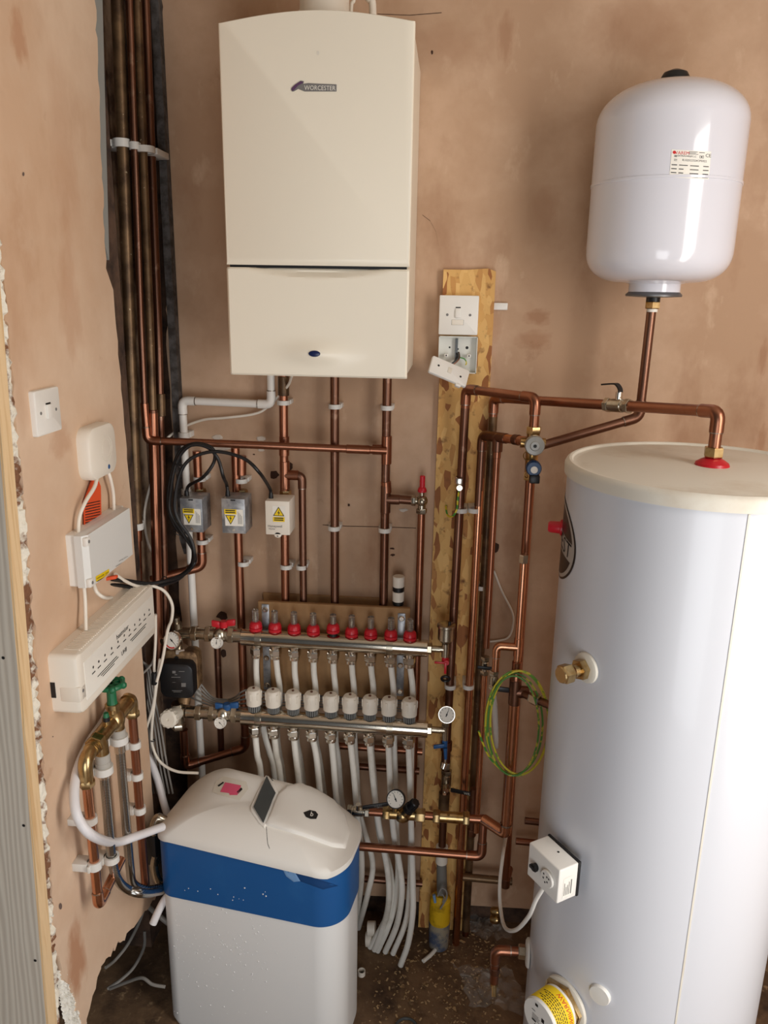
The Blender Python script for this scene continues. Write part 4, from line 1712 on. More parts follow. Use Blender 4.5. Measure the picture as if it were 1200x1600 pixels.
def gauge(root, c, n_, rad, depth, mcase, needle, name='gauge', marks=10, red=False, mface='paper'):
    n_ = V(n_).normalized()
    a_, u_, v_ = frame(n_)
    up = EZ - n_ * EZ.dot(n_)
    up.normalize()
    rt = up.cross(n_)
    mb = MB()
    lathe(mb, [(rad * .8, -depth), (rad, -depth * .8), (rad, -.001), (rad * .97, .001), (rad * .90, .001), (rad * .90, -.002), (rad * .5, -.0022)], c, n_, 32)
    g = obj(name, mb, M[mcase], root)
    fc_ = V(c) + n_ * -.0012
    mb = MB()
    mb.add(ellipse(fc_, rt, up, rad * .895, rad * .895, 32), [tuple(range(32))])
    obj('dial', mb, M[mface], g)
    mb = MB()
    for k in range(marks):
        aa = radians(-135 + 270 * k / (marks - 1))
        dr = up * cos(aa) + rt * sin(aa)
        tn = rt * cos(aa) - up * sin(aa)
        mb.add([fc_ + n_ * .0004 + dr * rad * a + tn * rad * b for a, b in ((.66, -.02), (.80, -.02), (.80, .02), (.66, .02))], [(0, 1, 2, 3)])
    aa = radians(needle)
    dr = up * cos(aa) + rt * sin(aa)
    tn = rt * cos(aa) - up * sin(aa)
    mb.add([fc_ + n_ * .0006 + dr * rad * a + tn * rad * b for a, b in ((-.25, -.06), (.70, -.015), (.70, .015), (-.25, .06))], [(0, 1, 2, 3)])
    mb.add(ellipse(fc_ + n_ * .0007, rt, up, rad * .10, rad * .10, 12), [tuple(range(12))])
    obj('scale_and_needle', mb, M['ink'], g, smooth=False)
    if red:
        mb = MB()
        vs = []
        for k in range(13):
            aa = radians(150 + 110 * k / 12)
            dr = up * cos(aa) + rt * sin(aa)
            vs += [fc_ + n_ * .0003 + dr * rad * .84, fc_ + n_ * .0003 + dr * rad * .70]
        mb.add(vs, [(2 * i, 2 * i + 2, 2 * i + 3, 2 * i + 1) for i in range(12)])
        obj('red_zone', mb, M['ink_red'], g, smooth=False)
    return g


gn = (-.02, -1, .42)
gauge(lm, e + V((.004, -.012, .056)), gn, .0242, .014, 'chrome', 20)
mb = MB()
cyl(mb, e + V((.002, 0, -.03)), e + V((.002, 0, -.05)), .008)
obox(mb, e + V((-.014, -.010, -.046)), (1, 0, .2), EY, EZ, (.032, .006, .012), .002)
cyl(mb, e + V((.004, -.010, -.05)), e + V((.006, -.012, -.085)), .006, .004)
obj('drain_cock', mb, M['blue'], lm, label='blue drain cock handle')
mb = MB()
cyl(mb, e + V((.004, -.012, -.098)), e + V((.0, -.016, -.112)), .008, n=14)
cyl(mb, e + V((.006, -.010, -.085)), e + V((.005, -.012, -.100)), .0025, n=8)
obj('drain_cap', mb, M['chrome'], lm, label='small chrome cap dangling from the blue drain cock')

# left-hand chains
for (root, A, yl2, hm, hx_, nm) in ((um, ua, 991, 'red', 350, 'u'), (lm, la, 1112, 'blue', 350, 'l')):
    zc_ = A.z + .004
    xs_ = [xat(px, 1000, A.y) for px in (378, 366, 357, 330, 322, 309, 300, 286)]
    rad = [.0205, .0245, .020, .0245, .018, .0235, .0175, .019]
    for i in range(len(xs_) - 1):
        mb = MB()
        f_ = hexnut if i in (1, 3, 5) else cyl
        f_(mb, (xs_[i], A.y, zc_), (xs_[i + 1], A.y, zc_), rad[i])
        obj('union', mb, M['nickel'], root, smooth=(f_ is cyl))
    bx = xat(344, 1000, A.y)
    mb = MB()
    ball(mb, (bx, A.y, zc_), .025, 20)
    vb = obj('ball_valve', mb, M['nickel'], root)
    mb = MB()
    hxx = xat(350, 985, A.y)
    cyl(mb, (hxx, A.y, zc_ + .015), (hxx, A.y, zc_ + .028), .007)
    obj('stem', mb, M['nickel'], vb)
    mb = MB()
    zz = zc_ + (.034 if hm == 'red' else .026)
    lathe(mb, [(.012, -.010), (.013, .004), (.010, .008)], (hxx, A.y, zz), EZ, 20)
    for s_ in (-1, 1):
        obox(mb, (hxx + s_ * .022, A.y - .002, zz + .002 + .003 * s_), (1, 0, .15 * s_), EY, EZ, (.026, .010, .020), .004)
    obj('butterfly_handle', mb, M[hm], root, label=hm + ' butterfly handle')
    gauge(root, (xat(343, 1000, A.y) - .001, A.y - .028, zc_ - .014), (-.1, -1, .25), .0170, .012, 'plastic', 0 if hm == 'red' else 130, 'thermometer', 8)

# mixing head, pump and left gauge
xl = xat(284, 1000, YU)
mb = MB()
cyl(mb, (xl + .012, YU, ua.z + .004), (xl - .020, YU, ua.z + .004), .017)
cyl(mb, (xl - .012, YU, ua.z + .034), (xl - .012, YU, ua.z - .05), .014)
cyl(mb, (xl - .014, YU, ua.z + .034), (xl - .014, YU, ua.z + .050), .010)
cyl(mb, (xl - .012, YU, ua.z), (xl - .035, YU - .055, ua.z - .004), .011)
obj('inlet_elbow', mb, M['nickel'], um)
gauge(um, at(268, 1001, YU - .075), (-.18, -1, .30), .0265, .014, 'chrome', 130, 'thermometer', 12, True)
mb = MB()
ux_ = xat(288, 1015, YU)
hexnut(mb, (xl - .002, YU - .01, ua.z - .052), (xl - .002, YU - .01, ua.z - .036), .024)
obj('pump_union', mb, M['chrome'], um, smooth=False)
YP = -.185
pa, pb = at(248, 1035, YP), at(304, 1092, YP)
pc = (pa + pb) / 2
t = thing('circulation_pump', 'black square-faced circulation pump between the left manifold ends', 'pump', (pc.x, YP + .04, pb.z))
mb = MB()
prism(mb, rrect((pc.x, YP + .03, pc.z), EX, EZ, pb.x - pa.x, pa.z - pb.z, .022), (0, -1, 0), .034, .006)
obj('motor_head', mb, M['black'], t)
pt = bvh(mb)
mb = MB()
prism(mb, rrect((pc.x + .002, YP + .07, pc.z + .014), EX, EZ, pb.x - pa.x + .002, pa.z - pb.z + .018, .018), (0, -1, 0), .038, .006)
cyl(mb, (pc.x + .006, YP + .06, pc.z + .05), (pc.x + .006, YP + .06, ua.z - .045), .020)
cyl(mb, (pc.x + .006, YP + .06, pc.z - .04), (pc.x + .006, YP + .03, la.z + .018), .018)
pb_ = obj('cast_body', mb, mat('bronze_casting', (150, 120, 86), .5, .6, noise=((90, 66, 46), 30, .45, .6)), t)
for (x, y) in ((257, 1033), (276, 1028), (300, 1034), (299, 1046)):
    mb = MB()
    c = at(x, y, YP + .031)
    lathe(mb, [(.006, 0), (.006, .003), (.004, .003), (.004, .001)], c, (0, -1, 0), 14)
    obj('bolt', mb, M['ink'], pb_)
mb = MB()
for (x, y, w_, h_) in ((272, 1050, 5, 4), (284, 1049, 9, 1), (275, 1054, 4, 1.2), (275, 1058, 14, 1), (287, 1070, 7, 6), (277, 1079, 16, .8), (272, 1066, 5, .5), (277, 1081, 12, .6)):
    patch(mb, [(x - w_ / 2, y - h_ / 2), (x + w_ / 2, y - h_ / 2), (x + w_ / 2, y + h_ / 2), (x - w_ / 2, y + h_ / 2)], pt, .0008, 1, 2)
obj('print', mb, M['ink_grey'], t, smooth=False)
# thermostatic head on the lower chain
xl = xat(284, 1112, YD)
mb = MB()
cyl(mb, (xl + .012, YD, la.z + .004), (xl - .020, YD, la.z + .004), .019)
cyl(mb, (xl - .012, YD, la.z + .03), (xl - .012, YD, la.z - .035), .017)
hexnut(mb, (xl - .012, YD, la.z - .052), (xl - .012, YD, la.z - .034), .021)
obj('mixing_valve', mb, M['nickel'], lm)
hd = (at(264, 1123, YD - .07) - V((xl - .010, YD, la.z + .004))).normalized()
h0 = V((xl - .010, YD, la.z + .004))
mb = MB()
lathe(mb, [(.018, .012), (.021, .018), (.021, .055), (.0245, .058), (.0245, .078), (.020, .082), (.004, .082), (.003, .079)], h0, hd, 32)
th_ = obj('thermostatic_head', mb, M['lid'], lm, label='off-white thermostatic head')
mb = MB()
a_, u_, v_ = frame(hd)
for k in range(12):
    aa = k * pi / 6
    q_ = h0 + hd * .068 + (u_ * cos(aa) + v_ * sin(aa)) * .0242
    obox(mb, q_, u_ * cos(aa) + v_ * sin(aa), -u_ * sin(aa) + v_ * cos(aa), hd, (.004, .006, .020), .001)
obj('grip_ridge', mb, M['lid'], th_)

# underfloor tubes: nine from the upper rail behind, nine from the lower rail in front
front = [[(402, 1180), (407, 1205), (414, 1300), (420, 1420)], [(432, 1180), (437, 1205), (446, 1300), (452, 1420)], [(462, 1180), (467, 1220), (478, 1320), (484, 1440)],
         [(494, 1180), (499, 1228), (508, 1330), (514, 1460)], [(521, 1190), (526, 1250), (540, 1340), (540, 1440), (532, 1480)],
         [(552, 1200), (558, 1270), (565, 1345), (562, 1400), (553, 1450)],
         [(583, 1220), (592, 1290), (604, 1350), (608, 1390), (604, 1430), (585, 1484)],
         [(610, 1230), (615, 1300), (624, 1350), (628, 1395), (620, 1445), (602, 1487)],
         [(641, 1230), (643, 1310), (645, 1380), (645, 1425), (638, 1473), (626, 1508)]]
back = [[(413, 1145), (421, 1175), (428, 1205), (438, 1320), (444, 1440)], [(433, 1145), (437, 1180), (442, 1210), (452, 1320), (458, 1440)], [(463, 1150), (469, 1185), (474, 1225), (485, 1330), (490, 1450)],
        [(493, 1150), (499, 1185), (505, 1230), (516, 1330), (520, 1460)], [(524, 1150), (529, 1190), (534, 1250), (548, 1340), (546, 1440), (534, 1474)],
        [(554, 1155), (557, 1200), (562, 1270), (582, 1345), (575, 1395), (560, 1450)],
        [(580, 1160), (585, 1220), (592, 1300), (610, 1360), (612, 1410), (598, 1445), (578, 1480)],
        [(616, 1165), (618, 1230), (620, 1310), (622, 1360), (618, 1410), (606, 1450), (590, 1486)],
        [(643, 1165), (642, 1240), (642, 1320), (640, 1390), (634, 1440), (614, 1490)]]
place = ['leftmost', 'second', 'third', 'fourth', 'middle', 'sixth', 'seventh', 'eighth', 'rightmost']


def tube_path(start, pix, ys, ye):
    out = [start]
    n_ = len(pix)
    for i, (x, y) in enumerate(pix):
        t_ = ((i + 1) / n_)
        out.append(at(x, y, ys + (ye - ys) * t_ ** 1.5))
    e_ = out[-1]
    return out


for k in range(9):
    x = LX[k]
    pts = tube_path(V((x, YD, ZL(x) - .045)), front[k], YD, -.17 - .008 * k)
    if k > 3:
        q_ = atZ(*front[k][-1], FZ + .005)
        pts[-1] = q_
        pts[-2] = lerp(pts[-2], at(*front[k][-2], (pts[-3].y + q_.y) / 2), 1)
    o = cable('heating_tube', '%s white heating tube dropping from the lower manifold' % (place[k] + (' of nine' if 0 < k < 8 else '')), 'tube', pts, .0092, 'tube', 12, 'tubes from the lower manifold')
    x = UX[k]
    s0 = V((x, YU, ZU(x) - .045))
    ps = [at(fx[k] + dx, y, YU) for dx, y in (((1, 1050), (4, 1085)) if k != 1 else ((4, 1050), (8, 1085)))]
    pts = [s0] + ps + tube_path(s0, back[k], YU + .01, -.13 - .004 * k)[1:]
    if k > 3:
        pts[-1] = atZ(*back[k][-1], FZ + .005)
    o = cable('heating_tube', '%s white heating tube running from the upper manifold down behind the lower one' % (place[k] + (' of nine' if 0 < k < 8 else '')), 'tube', pts, .0088, 'tube', 12, 'tubes from the upper manifold')

for (x, y0, y1, lab) in ((416, 944, 1078, 'left steel bracket plate screwed to the fibreboard behind the manifolds'), (626, 958, 1088, 'right steel bracket plate screwed to the fibreboard behind the manifolds')):
    a_, b_ = at(x - 6, y0, -.084), at(x + 6, y1, -.084)
    cx_ = (a_.x + b_.x) / 2
    t = thing('manifold_bracket', lab, 'bracket', V((cx_, -.084, b_.z)), 'manifold bracket plates')
    mb = MB()
    box(mb, (cx_ - .011, -.0845, b_.z), (cx_ + .011, -.0805, a_.z), .0015)
    obj('plate', mb, M['steel'], t)
    for f_ in (.06, .40, .62, .94):
        z_ = a_.z + (b_.z - a_.z) * f_
        mb = MB()
        lathe(mb, [(.0085, 0), (.0085, .002), (.006, .005), (.0025, .005), (.0025, .003)], (cx_, -.0845, z_), (0, -1, 0), 18)
        obj('bolt', mb, M['chrome'], t)


# ------------------------------------------------------------------ pipes in the open corner
YCN = -.15
WB = (0, .14, 0)


def vpipe(name, label, px, m, r, Y, extra=None, **k):
    """vertical pipe through the frame points px at wall distance Y"""
    P = [at(x, y, Y) for x, y in px]
    R_ = Run(name, label, 'pipe', P[-1], m, r)
    R_.path(P, elbows=False, **k)
    return R_, P


top = lambda x0, y0, x1, y1, yt: (x0 + (x1 - x0) * (yt - y0) / (y1 - y0), yt)
r, P = vpipe('soil_pipe', 'thick brown-stained pipe with pale specks, nearest the left wall in the corner', [top(183, 0, 202, 500, -60), (183, 0), (202, 500), (214, 818)], 'copper_dark', .0145, YCN)
low = [at(214, 812, YCN), at(216, 900, YCN), at(217, 960, YCN)]
r.path(low, .0105, 'copper', elbows=False, name='reduced_tube')
r.coupling(at(214, 818, YCN), at(214.5, 845, YCN), .0105, 'copper', 'reducer', 1.3)
r.coupling(at(215, 885, YCN), at(215.5, 897, YCN), .0105, 'copper', 'coupling', 1.18)
clip(at(190, 224, YCN), EZ, (-.04, .06, 0), .0145, 'large white clip holding the thick brown corner pipe near its top', .019, ear=1)
clip(at(214, 822, YCN), EZ, (-.03, .08, 0), .0125, 'white clip where the thick brown corner pipe narrows', .018)
r, P = vpipe('copper_pipe', 'bright narrow copper pipe beside the thick brown one, turning right into the long horizontal run', [top(202, 0, 220, 500, -60), (202, 0), (220, 500), (226, 640)], 'copper_brown', .0085, YCN)
clip(at(210, 228, YCN), EZ, (0, .16, 0), .0085, 'middle white clip of the three in the corner near the ceiling', .017)
# that pipe turns into the long horizontal run
Yh0, Yh1 = -.145, -.062
E0, E1 = at(228, 688, Yh0), at(604, 704, Yh1)
r.path([at(225.5, 630, YCN), V((at(226, 640, YCN).x, Yh0, E0.z)), E1], .0105, 'copper')
r.coupling(lerp(E0, E1, .83), lerp(E0, E1, .93), m='copper', r=.0105)
r, P = vpipe('copper_pipe', 'dark stained copper pipe in the corner that turns bright copper below the horizontal run', [top(214, 0, 234, 500, -60), (214, 0), (234, 500), (239, 655)], 'copper_dark', .0105, YCN + .02)
r.path([at(239, 645, YCN + .02), at(241, 720, YCN + .02), at(247, 975, YCN + .02), at(248, 1060, YCN + .02)], r=.0135, m='copper', elbows=False, name='lower_tube')
r.coupling(at(239, 640, YCN + .02), at(239.6, 668, YCN + .02), m='copper_brown')
clip(at(226, 234, YCN + .02), EZ, (0, .1, 0), .0175, 'wide white double clip over two dark corner pipes near the ceiling', .015)
r, P = vpipe('copper_pipe', 'reddish brown copper pipe furthest right in the corner recess', [top(227, 0, 247, 500, -60), (227, 0), (247, 500), (257, 900), (260, 1080)], 'copper_brown', .0105, YCN + .07)
r.coupling(at(251, 615, YCN + .07), at(252, 650, YCN + .07), m='copper_dark')
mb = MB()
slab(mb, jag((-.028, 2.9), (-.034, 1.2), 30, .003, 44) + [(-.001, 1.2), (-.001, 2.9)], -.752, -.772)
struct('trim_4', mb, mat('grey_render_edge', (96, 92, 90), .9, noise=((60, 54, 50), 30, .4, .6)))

# ------------------------------------------------------------------ pipes under the boiler
YB = -.05
W5 = (0, .05, 0)
zbl = 1.775


def bpt(x, y, Y=YB):
    return at(x, y, Y)


# long run's tee pipe on the right
A = bpt(605, 600)
A.z = zbl
C = bpt(599, 1040)
r = Run('copper_pipe', 'right-hand copper pipe under the boiler, joined by the long horizontal run', 'pipe', C, 'copper_brown', .0122)
C.x = A.x
r.path([A, C], elbows=False)
r.tee(bpt(604, 703), EZ, -EX, m='copper')
r.tee(bpt(602.5, 780), EZ, EX, m='copper_brown')
r.coupling(bpt(604, 770), bpt(603, 752), m='copper')
s0, s1 = bpt(607, 779), bpt(645, 786)
s1.z = s0.z - .003
r.path([s0, s1], m='copper_brown', elbows=False, name='branch')
clip(bpt(604.5, 637), EZ, W5, .0122, 'white clip directly under the boiler on the right-hand copper pipe', .012)
clip(bpt(601, 828), EZ, W5, .0122, 'greenish-white clip halfway down the right-hand copper pipe', .012)
# lockshield valve with red cap
vp = bpt(659, 787)
vp.z = s1.z
t = thing('radiator_valve', 'plated valve with a red cap at the head of its own copper pipe', 'valve', vp)
mb = MB()
hexnut(mb, (s1.x - .004, YB, vp.z), (s1.x + .008, YB, vp.z), .015)
ball(mb, vp, .0165, 20)
cyl(mb, (s1.x, YB, vp.z), vp, .010)
cyl(mb, vp, vp + V((0, 0, -.028)), .011)
hexnut(mb, vp + V((0, 0, -.036)), vp + V((0, 0, -.022)), .0155)
cyl(mb, vp, vp + V((0, 0, .030)), .0065)
obj('body', mb, M['nickel'], t)
mb = MB()
lathe(mb, [(.008, .024), (.0125, .026), (.0125, .032), (.010, .038), (.0072, .040), (.0078, .048), (.0072, .050), (.0078, .058), (.0072, .060), (.0075, .070), (.005, .072)], vp, EZ, 20)
obj('red_cap', mb, M['red'], t)
x_, C2 = bpt(656, 810), bpt(650, 1090)
r = Run('copper_pipe', 'copper pipe dropping from the red-capped valve past the manifold ends', 'pipe', C2, 'copper', .0105)
r.path([vp + V((0, 0, -.03)), V((vp.x, YB, C2.z)), V((vp.x, YB, .35))], elbows=False)

# middle
A, C = bpt(523, 600), bpt(521.5, 1040)
A.z = zbl
r = Run('copper_pipe', 'middle copper pipe running straight down from the boiler behind the long horizontal run', 'pipe', C, 'copper_brown', .0122)
C.x = A.x
r.path([A, C], elbows=False)
clip(bpt(523, 635), EZ, W5, .0122, 'white clip just under the boiler on the middle copper pipe', .012)
clip(bpt(522, 825), EZ, W5, .0122, 'white clip halfway down the middle copper pipe', .012)
# left
A, C = bpt(443, 600), bpt(447, 1040)
A.z = zbl
r = Run('copper_pipe', 'left-hand copper pipe under the boiler, feeding the white zone valve', 'pipe', C, 'copper', .0122)
r.path([A, C], elbows=False)
r.coupling(bpt(443, 588), bpt(443, 618), .0122, 'copper_dark', 'stained_length', 1.25)
r.coupling(bpt(444, 682), bpt(444, 712), .0122, 'copper')
tp = bpt(445, 742)
r.tee(tp, EZ, EX, m='copper')
e1 = bpt(472, 746)
e1.z = tp.z
e2 = bpt(471, 1040)
e2.x = e1.x
r.path([tp, e1, e2], m='copper_brown', r=.0105)
mb = MB()
hexnut(mb, bpt(446, 782), bpt(446, 766), .0165)
r.part('nut', mb, 'brass', smooth=False)
clip(bpt(443, 629), EZ, W5, .0122, 'white clip just under the boiler beside the condensate elbow', .012)
clip(bpt(447, 885), EZ, W5, .0122, 'white clip on the bright copper pipe below the white zone valve', .012)
clip(bpt(471, 886), EZ, W5, .0105, 'white clip on the branch pipe right of the one below the white zone valve', .012)
# middle zone valve pipe
A, C = bpt(377, 700), bpt(380, 1060)
B_ = bpt(376, 1168)
r = Run('copper_pipe', 'copper pipe through the middle steel zone valve, turning left at its foot', 'pipe', V((C.x, YB, B_.z)), 'copper', .0122)
A.x = C.x
Fz = B_.z
r.path([V((C.x, YB, A.z)), V((C.x, YB, Fz)), at(290, 1197, -.10), at(287, 1140, -.11)])
r.coupling(bpt(377, 712), bpt(377, 742), .0122)
mb = MB()
hexnut(mb, bpt(378, 782), bpt(378, 765), .0165)
r.part('nut', mb, 'brass', smooth=False)
clip(bpt(377, 751), EZ, W5, .0122, 'white clip on the copper pipe above the middle steel zone valve', .012)
clip(bpt(380, 880), EZ, W5, .0122, 'white clip on the dark red pipe below the middle steel zone valve', .012)
# left zone valve pipe
A, C = bpt(312, 705), bpt(316, 885)
r = Run('copper_pipe', 'copper pipe through the leftmost steel zone valve, with an elbow turning left towards the corner', 'pipe', C, 'copper', .0122)
r.path([V((C.x, YB, A.z)), C, at(236, 906, -.085)])
mb = MB()
hexnut(mb, bpt(313, 778), bpt(313, 763), .0165)
r.part('nut', mb, 'brass', smooth=False)
clip(bpt(312, 748), EZ, W5, .0122, 'white clip on the copper pipe above the leftmost steel zone valve', .012)
clip(bpt(316, 846), EZ, W5, .0122, 'white clip on the copper pipe below the leftmost steel zone valve', .012)
# dark pipe behind the left end of the manifolds
r, P = vpipe('copper_pipe', 'dark copper pipe behind the dial thermometers at the left of the manifolds', [(338, 975), (343, 1100), (346, 1182)], 'copper_brown', .0100, -.045)
# coupler standing on the fibreboard
c = at(622, 945, -.050)
t = thing('push_fit_coupler', 'white and black push-fit coupler standing at the right end of the fibreboard panel', 'coupler', c)
for nm, a, b, rr_, m in (('black_base', 0, .012, .0165, 'black'), ('white_lower', .012, .042, .0172, 'plastic_warm'), ('black_band', .042, .056, .0168, 'black'), ('white_upper', .056, .088, .0172, 'plastic_warm')):
    mb = MB()
    cyl(mb, c + V((0, 0, a)), c + V((0, 0, b)), rr_ * .97, rr_, 24, .0015)
    obj(nm, mb, M[m], t)

# ------------------------------------------------------------------ strand board with its switches
p0, p1 = at(693, 421, -.02), at(775, 421, -.02)
mb = MB()
topz = p0.z
rr = random.Random(3)
ol = [V((p0.x - .008, -.001, FZ)), V((p1.x, -.001, FZ)), V((p1.x, -.001, topz - .003)), V((p1.x - .02, -.001, topz + .004)), V((p0.x + .06, -.001, topz)), V((p0.x, -.001, topz))]
prism(mb, ol, (0, -1, 0), .019, .0005)
b_ = obj('strand_board', mb, M['osb'], smooth=False)
tag(b_, 'tall narrow strand board plank standing against the back wall', 'board')
ot = bvh(mb)
for (x, y, n_) in ((782, 478, 'a'),):
    q0_, q1_ = at(776, 478, -.006), at(793, 478, -.006)
    mb = MB()
    box(mb, (q0_.x - .01, -.014, q0_.z - .010), (q1_.x, -.002, q0_.z + .008), .0015)
    tag(obj('cable_cleat', mb, M['plastic']), 'small white plastic stub sticking out right of the strand board top', 'cleat')
YO = -.02
# fused spur
a, b = at(687, 461, YO - .030), at(746, 524, YO - .030)
t = thing('fused_spur', 'white switched fused spur near the top of the strand board', 'switch', ((a.x + b.x) / 2, YO, b.z))
cc = V(((a.x + b.x) / 2, YO, (a.z + b.z) / 2))
w_, h_ = b.x - a.x, a.z - b.z
mb = MB()
prism(mb, rrect(cc, EX, EZ, w_ - .006, h_ - .006, .003), (0, -1, 0), .024, .001)
obj('back_box', mb, M['plastic'], t)
mb = MB()
prism(mb, rrect(cc + V((0, -.0235, 0)), EX, EZ, w_, h_, .003), (0, -1, 0), .007, .003)
obj('plate', mb, M['plastic'], t)
fy = YO - .0305
mb = MB()
obox(mb, cc + V((-.002, -.0325, .006)), EX, EY, (0, .08, 1), (.013, .006, .024), .001)
obj('rocker', mb, M['plastic'], t)
mb = MB()
obox(mb, cc + V((-.002, -.0308, .0195)), EX, EY, EZ, (.013, .001, .003))
obj('rocker_gap', mb, M['ink'], t)
mb = MB()
prism(mb, rrect(cc + V((-.002, -.0300, -.018)), EX, EZ, .030, .013, .001), (0, -1, 0), .0022, .0008)
obj('fuse_carrier', mb, M['plastic_warm'], t)
mb = MB()
for (dx, dz, ww, hh) in ((0, -.0116, .031, .0007), (0, -.0245, .031, .0007), (-.0153, -.018, .0007, .013), (.0153, -.018, .0007, .013)):
    obox(mb, cc + V((-.002 + dx, -.0302, dz)), EX, EY, EZ, (ww, .001, hh))
obj('carrier_outline', mb, M['ink_grey'], t)
for s in (-1, 1):
    mb = MB()
    lathe(mb, [(.0036, 0), (.0034, .001), (.0018, .0012)], cc + V((s * .0295, -.030, .001)), (0, -1, 0), 14)
    obj('screw', mb, M['ink_grey'], t)
# open back box
a, b = at(686, 525, YO - .024), at(744, 584, YO - .024)
cc = V(((a.x + b.x) / 2, YO, (a.z + b.z) / 2))
w_, h_ = b.x - a.x, a.z - b.z
t = thing('open_back_box', 'open white back box with loose wires under the fused spur', 'back box', (cc.x, YO, b.z))
mb = MB()
for (dx, dz, ww, hh) in ((-w_ / 2 + .001, 0, .002, h_), (w_ / 2 - .001, 0, .002, h_), (0, h_ / 2 - .001, w_, .002), (0, -h_ / 2 + .001, w_, .002)):
    obox(mb, cc + V((dx, -.012, dz)), EX, EY, EZ, (ww, .024, hh))
obox(mb, cc + V((0, -.002, 0)), EX, EY, EZ, (w_, .003, h_))
obj('shell', mb, mat('box_white', (226, 226, 218), .5), t)
mb = MB()
for s in (-1, 1):
    obox(mb, cc + V((s * .030, -.016, -.002)), EX, EY, EZ, (.010, .014, .008), .001)
    obj('lug', mb, M['plastic'], t)
    mb = MB()
for (dx, dz, k) in ((-.022, .018, .0025), (.024, .018, .004), (.0, .014, .0025), (-.030, -.002, .002), (.030, -.002, .002)):
    mb = MB()
    lathe(mb, [(k, 0), (k, .0006)], cc + V((dx, -.0035 if abs(dx) < .029 else -.0231, dz)), (0, -1, 0), 12)
    obj('hole', mb, M['ink'], t)
mb = MB()
obox(mb, cc + V((-.004, -.010, .014)), EX, EY, EZ, (.007, .010, .055))
obj('grey_strip', mb, M['darkgrey'], t)
mb = MB()
sweep(mb, smooth_path([cc + V((.002, -.012, .0)), cc + V((.006, -.022, -.006)), cc + V((.018, -.024, -.010)), cc + V((.024, -.022, -.020)), cc + V((.022, -.020, -.026))]), .0016, 8)
obj('earth_core', mb, M['earth'], t)
for k, (m_, o_) in enumerate((('darkgrey', .0), ('copper_brown', .003), ('black', -.004))):
    mb = MB()
    sweep(mb, smooth_path([cc + V((o_, -.012, .006)), cc + V((.002 + o_, -.026, -.006)), cc + V((-.004 + o_, -.034, -.016)), cc + V((-.014 + o_, -.040, -.024))]), .002, 8)
    obj('core', mb, M[m_], t)
# dangling cover plate
Yp = -.075
q = [at(674, 557, Yp), at(727, 578, Yp + .018), at(728, 607, Yp - .012), at(676, 583, Yp - .028)]
c = sum(q, V()) / 4
ux = (q[1] - q[0] + q[2] - q[3]).normalized()
uy = (q[0] - q[3] + q[1] - q[2])
uy = (uy - ux * uy.dot(ux)).normalized()
un = ux.cross(uy)
if un.y > 0:
    un = -un
t = thing('loose_switch_plate', 'loose white cover plate hanging askew in front of the open back box', 'switch', c)
W_, H_ = (q[1] - q[0]).length * 1.10, ((q[0] - q[3]).length + (q[1] - q[2]).length) / 2
mb = MB()
prism(mb, rrect(c - un * .003, ux, uy, W_, H_, .004), un, .008, .003)
obj('plate', mb, M['plastic'], t)
for (dx, dy) in ((-.30, .05), (.30, -.05)):
    mb = MB()
    lathe(mb, [(.003, 0), (.0028, .0008)], c + ux * (W_ * dx) + uy * (H_ * dy) + un * .005, un, 12)
    obj('screw', mb, M['ink'], t)
mb = MB()
obox(mb, c + un * .0055 + uy * .002, ux, uy, un, (.011, .017, .002), .0005)
obj('fuse_slot', mb, M['lid'], t)
mb = MB()
obox(mb, c + ux * (W_ * .30) - uy * (H_ * .52) + un * .0, ux, uy, un, (.016, .012, .010), .003)
obj('flex_outlet', mb, M['plastic'], t)

# ------------------------------------------------------------------ the tall group in front of the strand board
rr22 = .0117
Y1 = -.075
Y_D = -.245


def nickel_ball_valve(name, label, p, d, L, m='nickel', r=.0135):
    p, d = V(p), V(d).normalized()
    t = thing(name, label, 'valve', p)
    mb = MB()
    hexnut(mb, p - d * L / 2, p - d * (L / 2 - .013), r * 1.22)
    hexnut(mb, p + d * (L / 2 - .013), p + d * L / 2, r * 1.22)
    cyl(mb, p - d * (L / 2 - .012), p + d * (L / 2 - .012), r)
    lathe(mb, [(r * .9, -L * .24), (r * 1.12, -L * .2), (r * 1.12, L * .2), (r * .9, L * .24)], p, d, 24)
    obj('body', mb, M[m], t, smooth=True, angle=30)
    return t


# P_A : strand-board pipe up and over to the brass valve
zA = at(735, 608, Y1).z
xA, xB = at(727, 640, Y1).x, at(836, 640, Y_D).x
foot = at(697, 1175, Y1)
r = Run('copper_pipe', 'copper pipe rising on the strand board, over the top and down into the brass valve', 'pipe', foot, 'copper', rr22)
pB = V((xB, Y_D, zA + .002))
zval = at(838, 692, Y_D).z
r.path([V((foot.x, Y1, foot.z)), V((xA, Y1, zA)), pB, V((xB, Y_D, zval + .02))], m='copper')
r.path([V((foot.x, Y1, foot.z + .002)), V((xA - .0006, Y1, zA - .05))], r=.0119, m='copper_brown', elbows=False, name='dull_length')
clip(at(721, 797, Y1), EZ, (0, .055, 0), rr22, 'upper white clip on the strand board pipe with the earth clamp', .012)
clip(at(703.5, 1072, Y1), EZ, (0, .055, 0), rr22, 'lower left white clip on the strand board, below the manifold air vent height', .012)
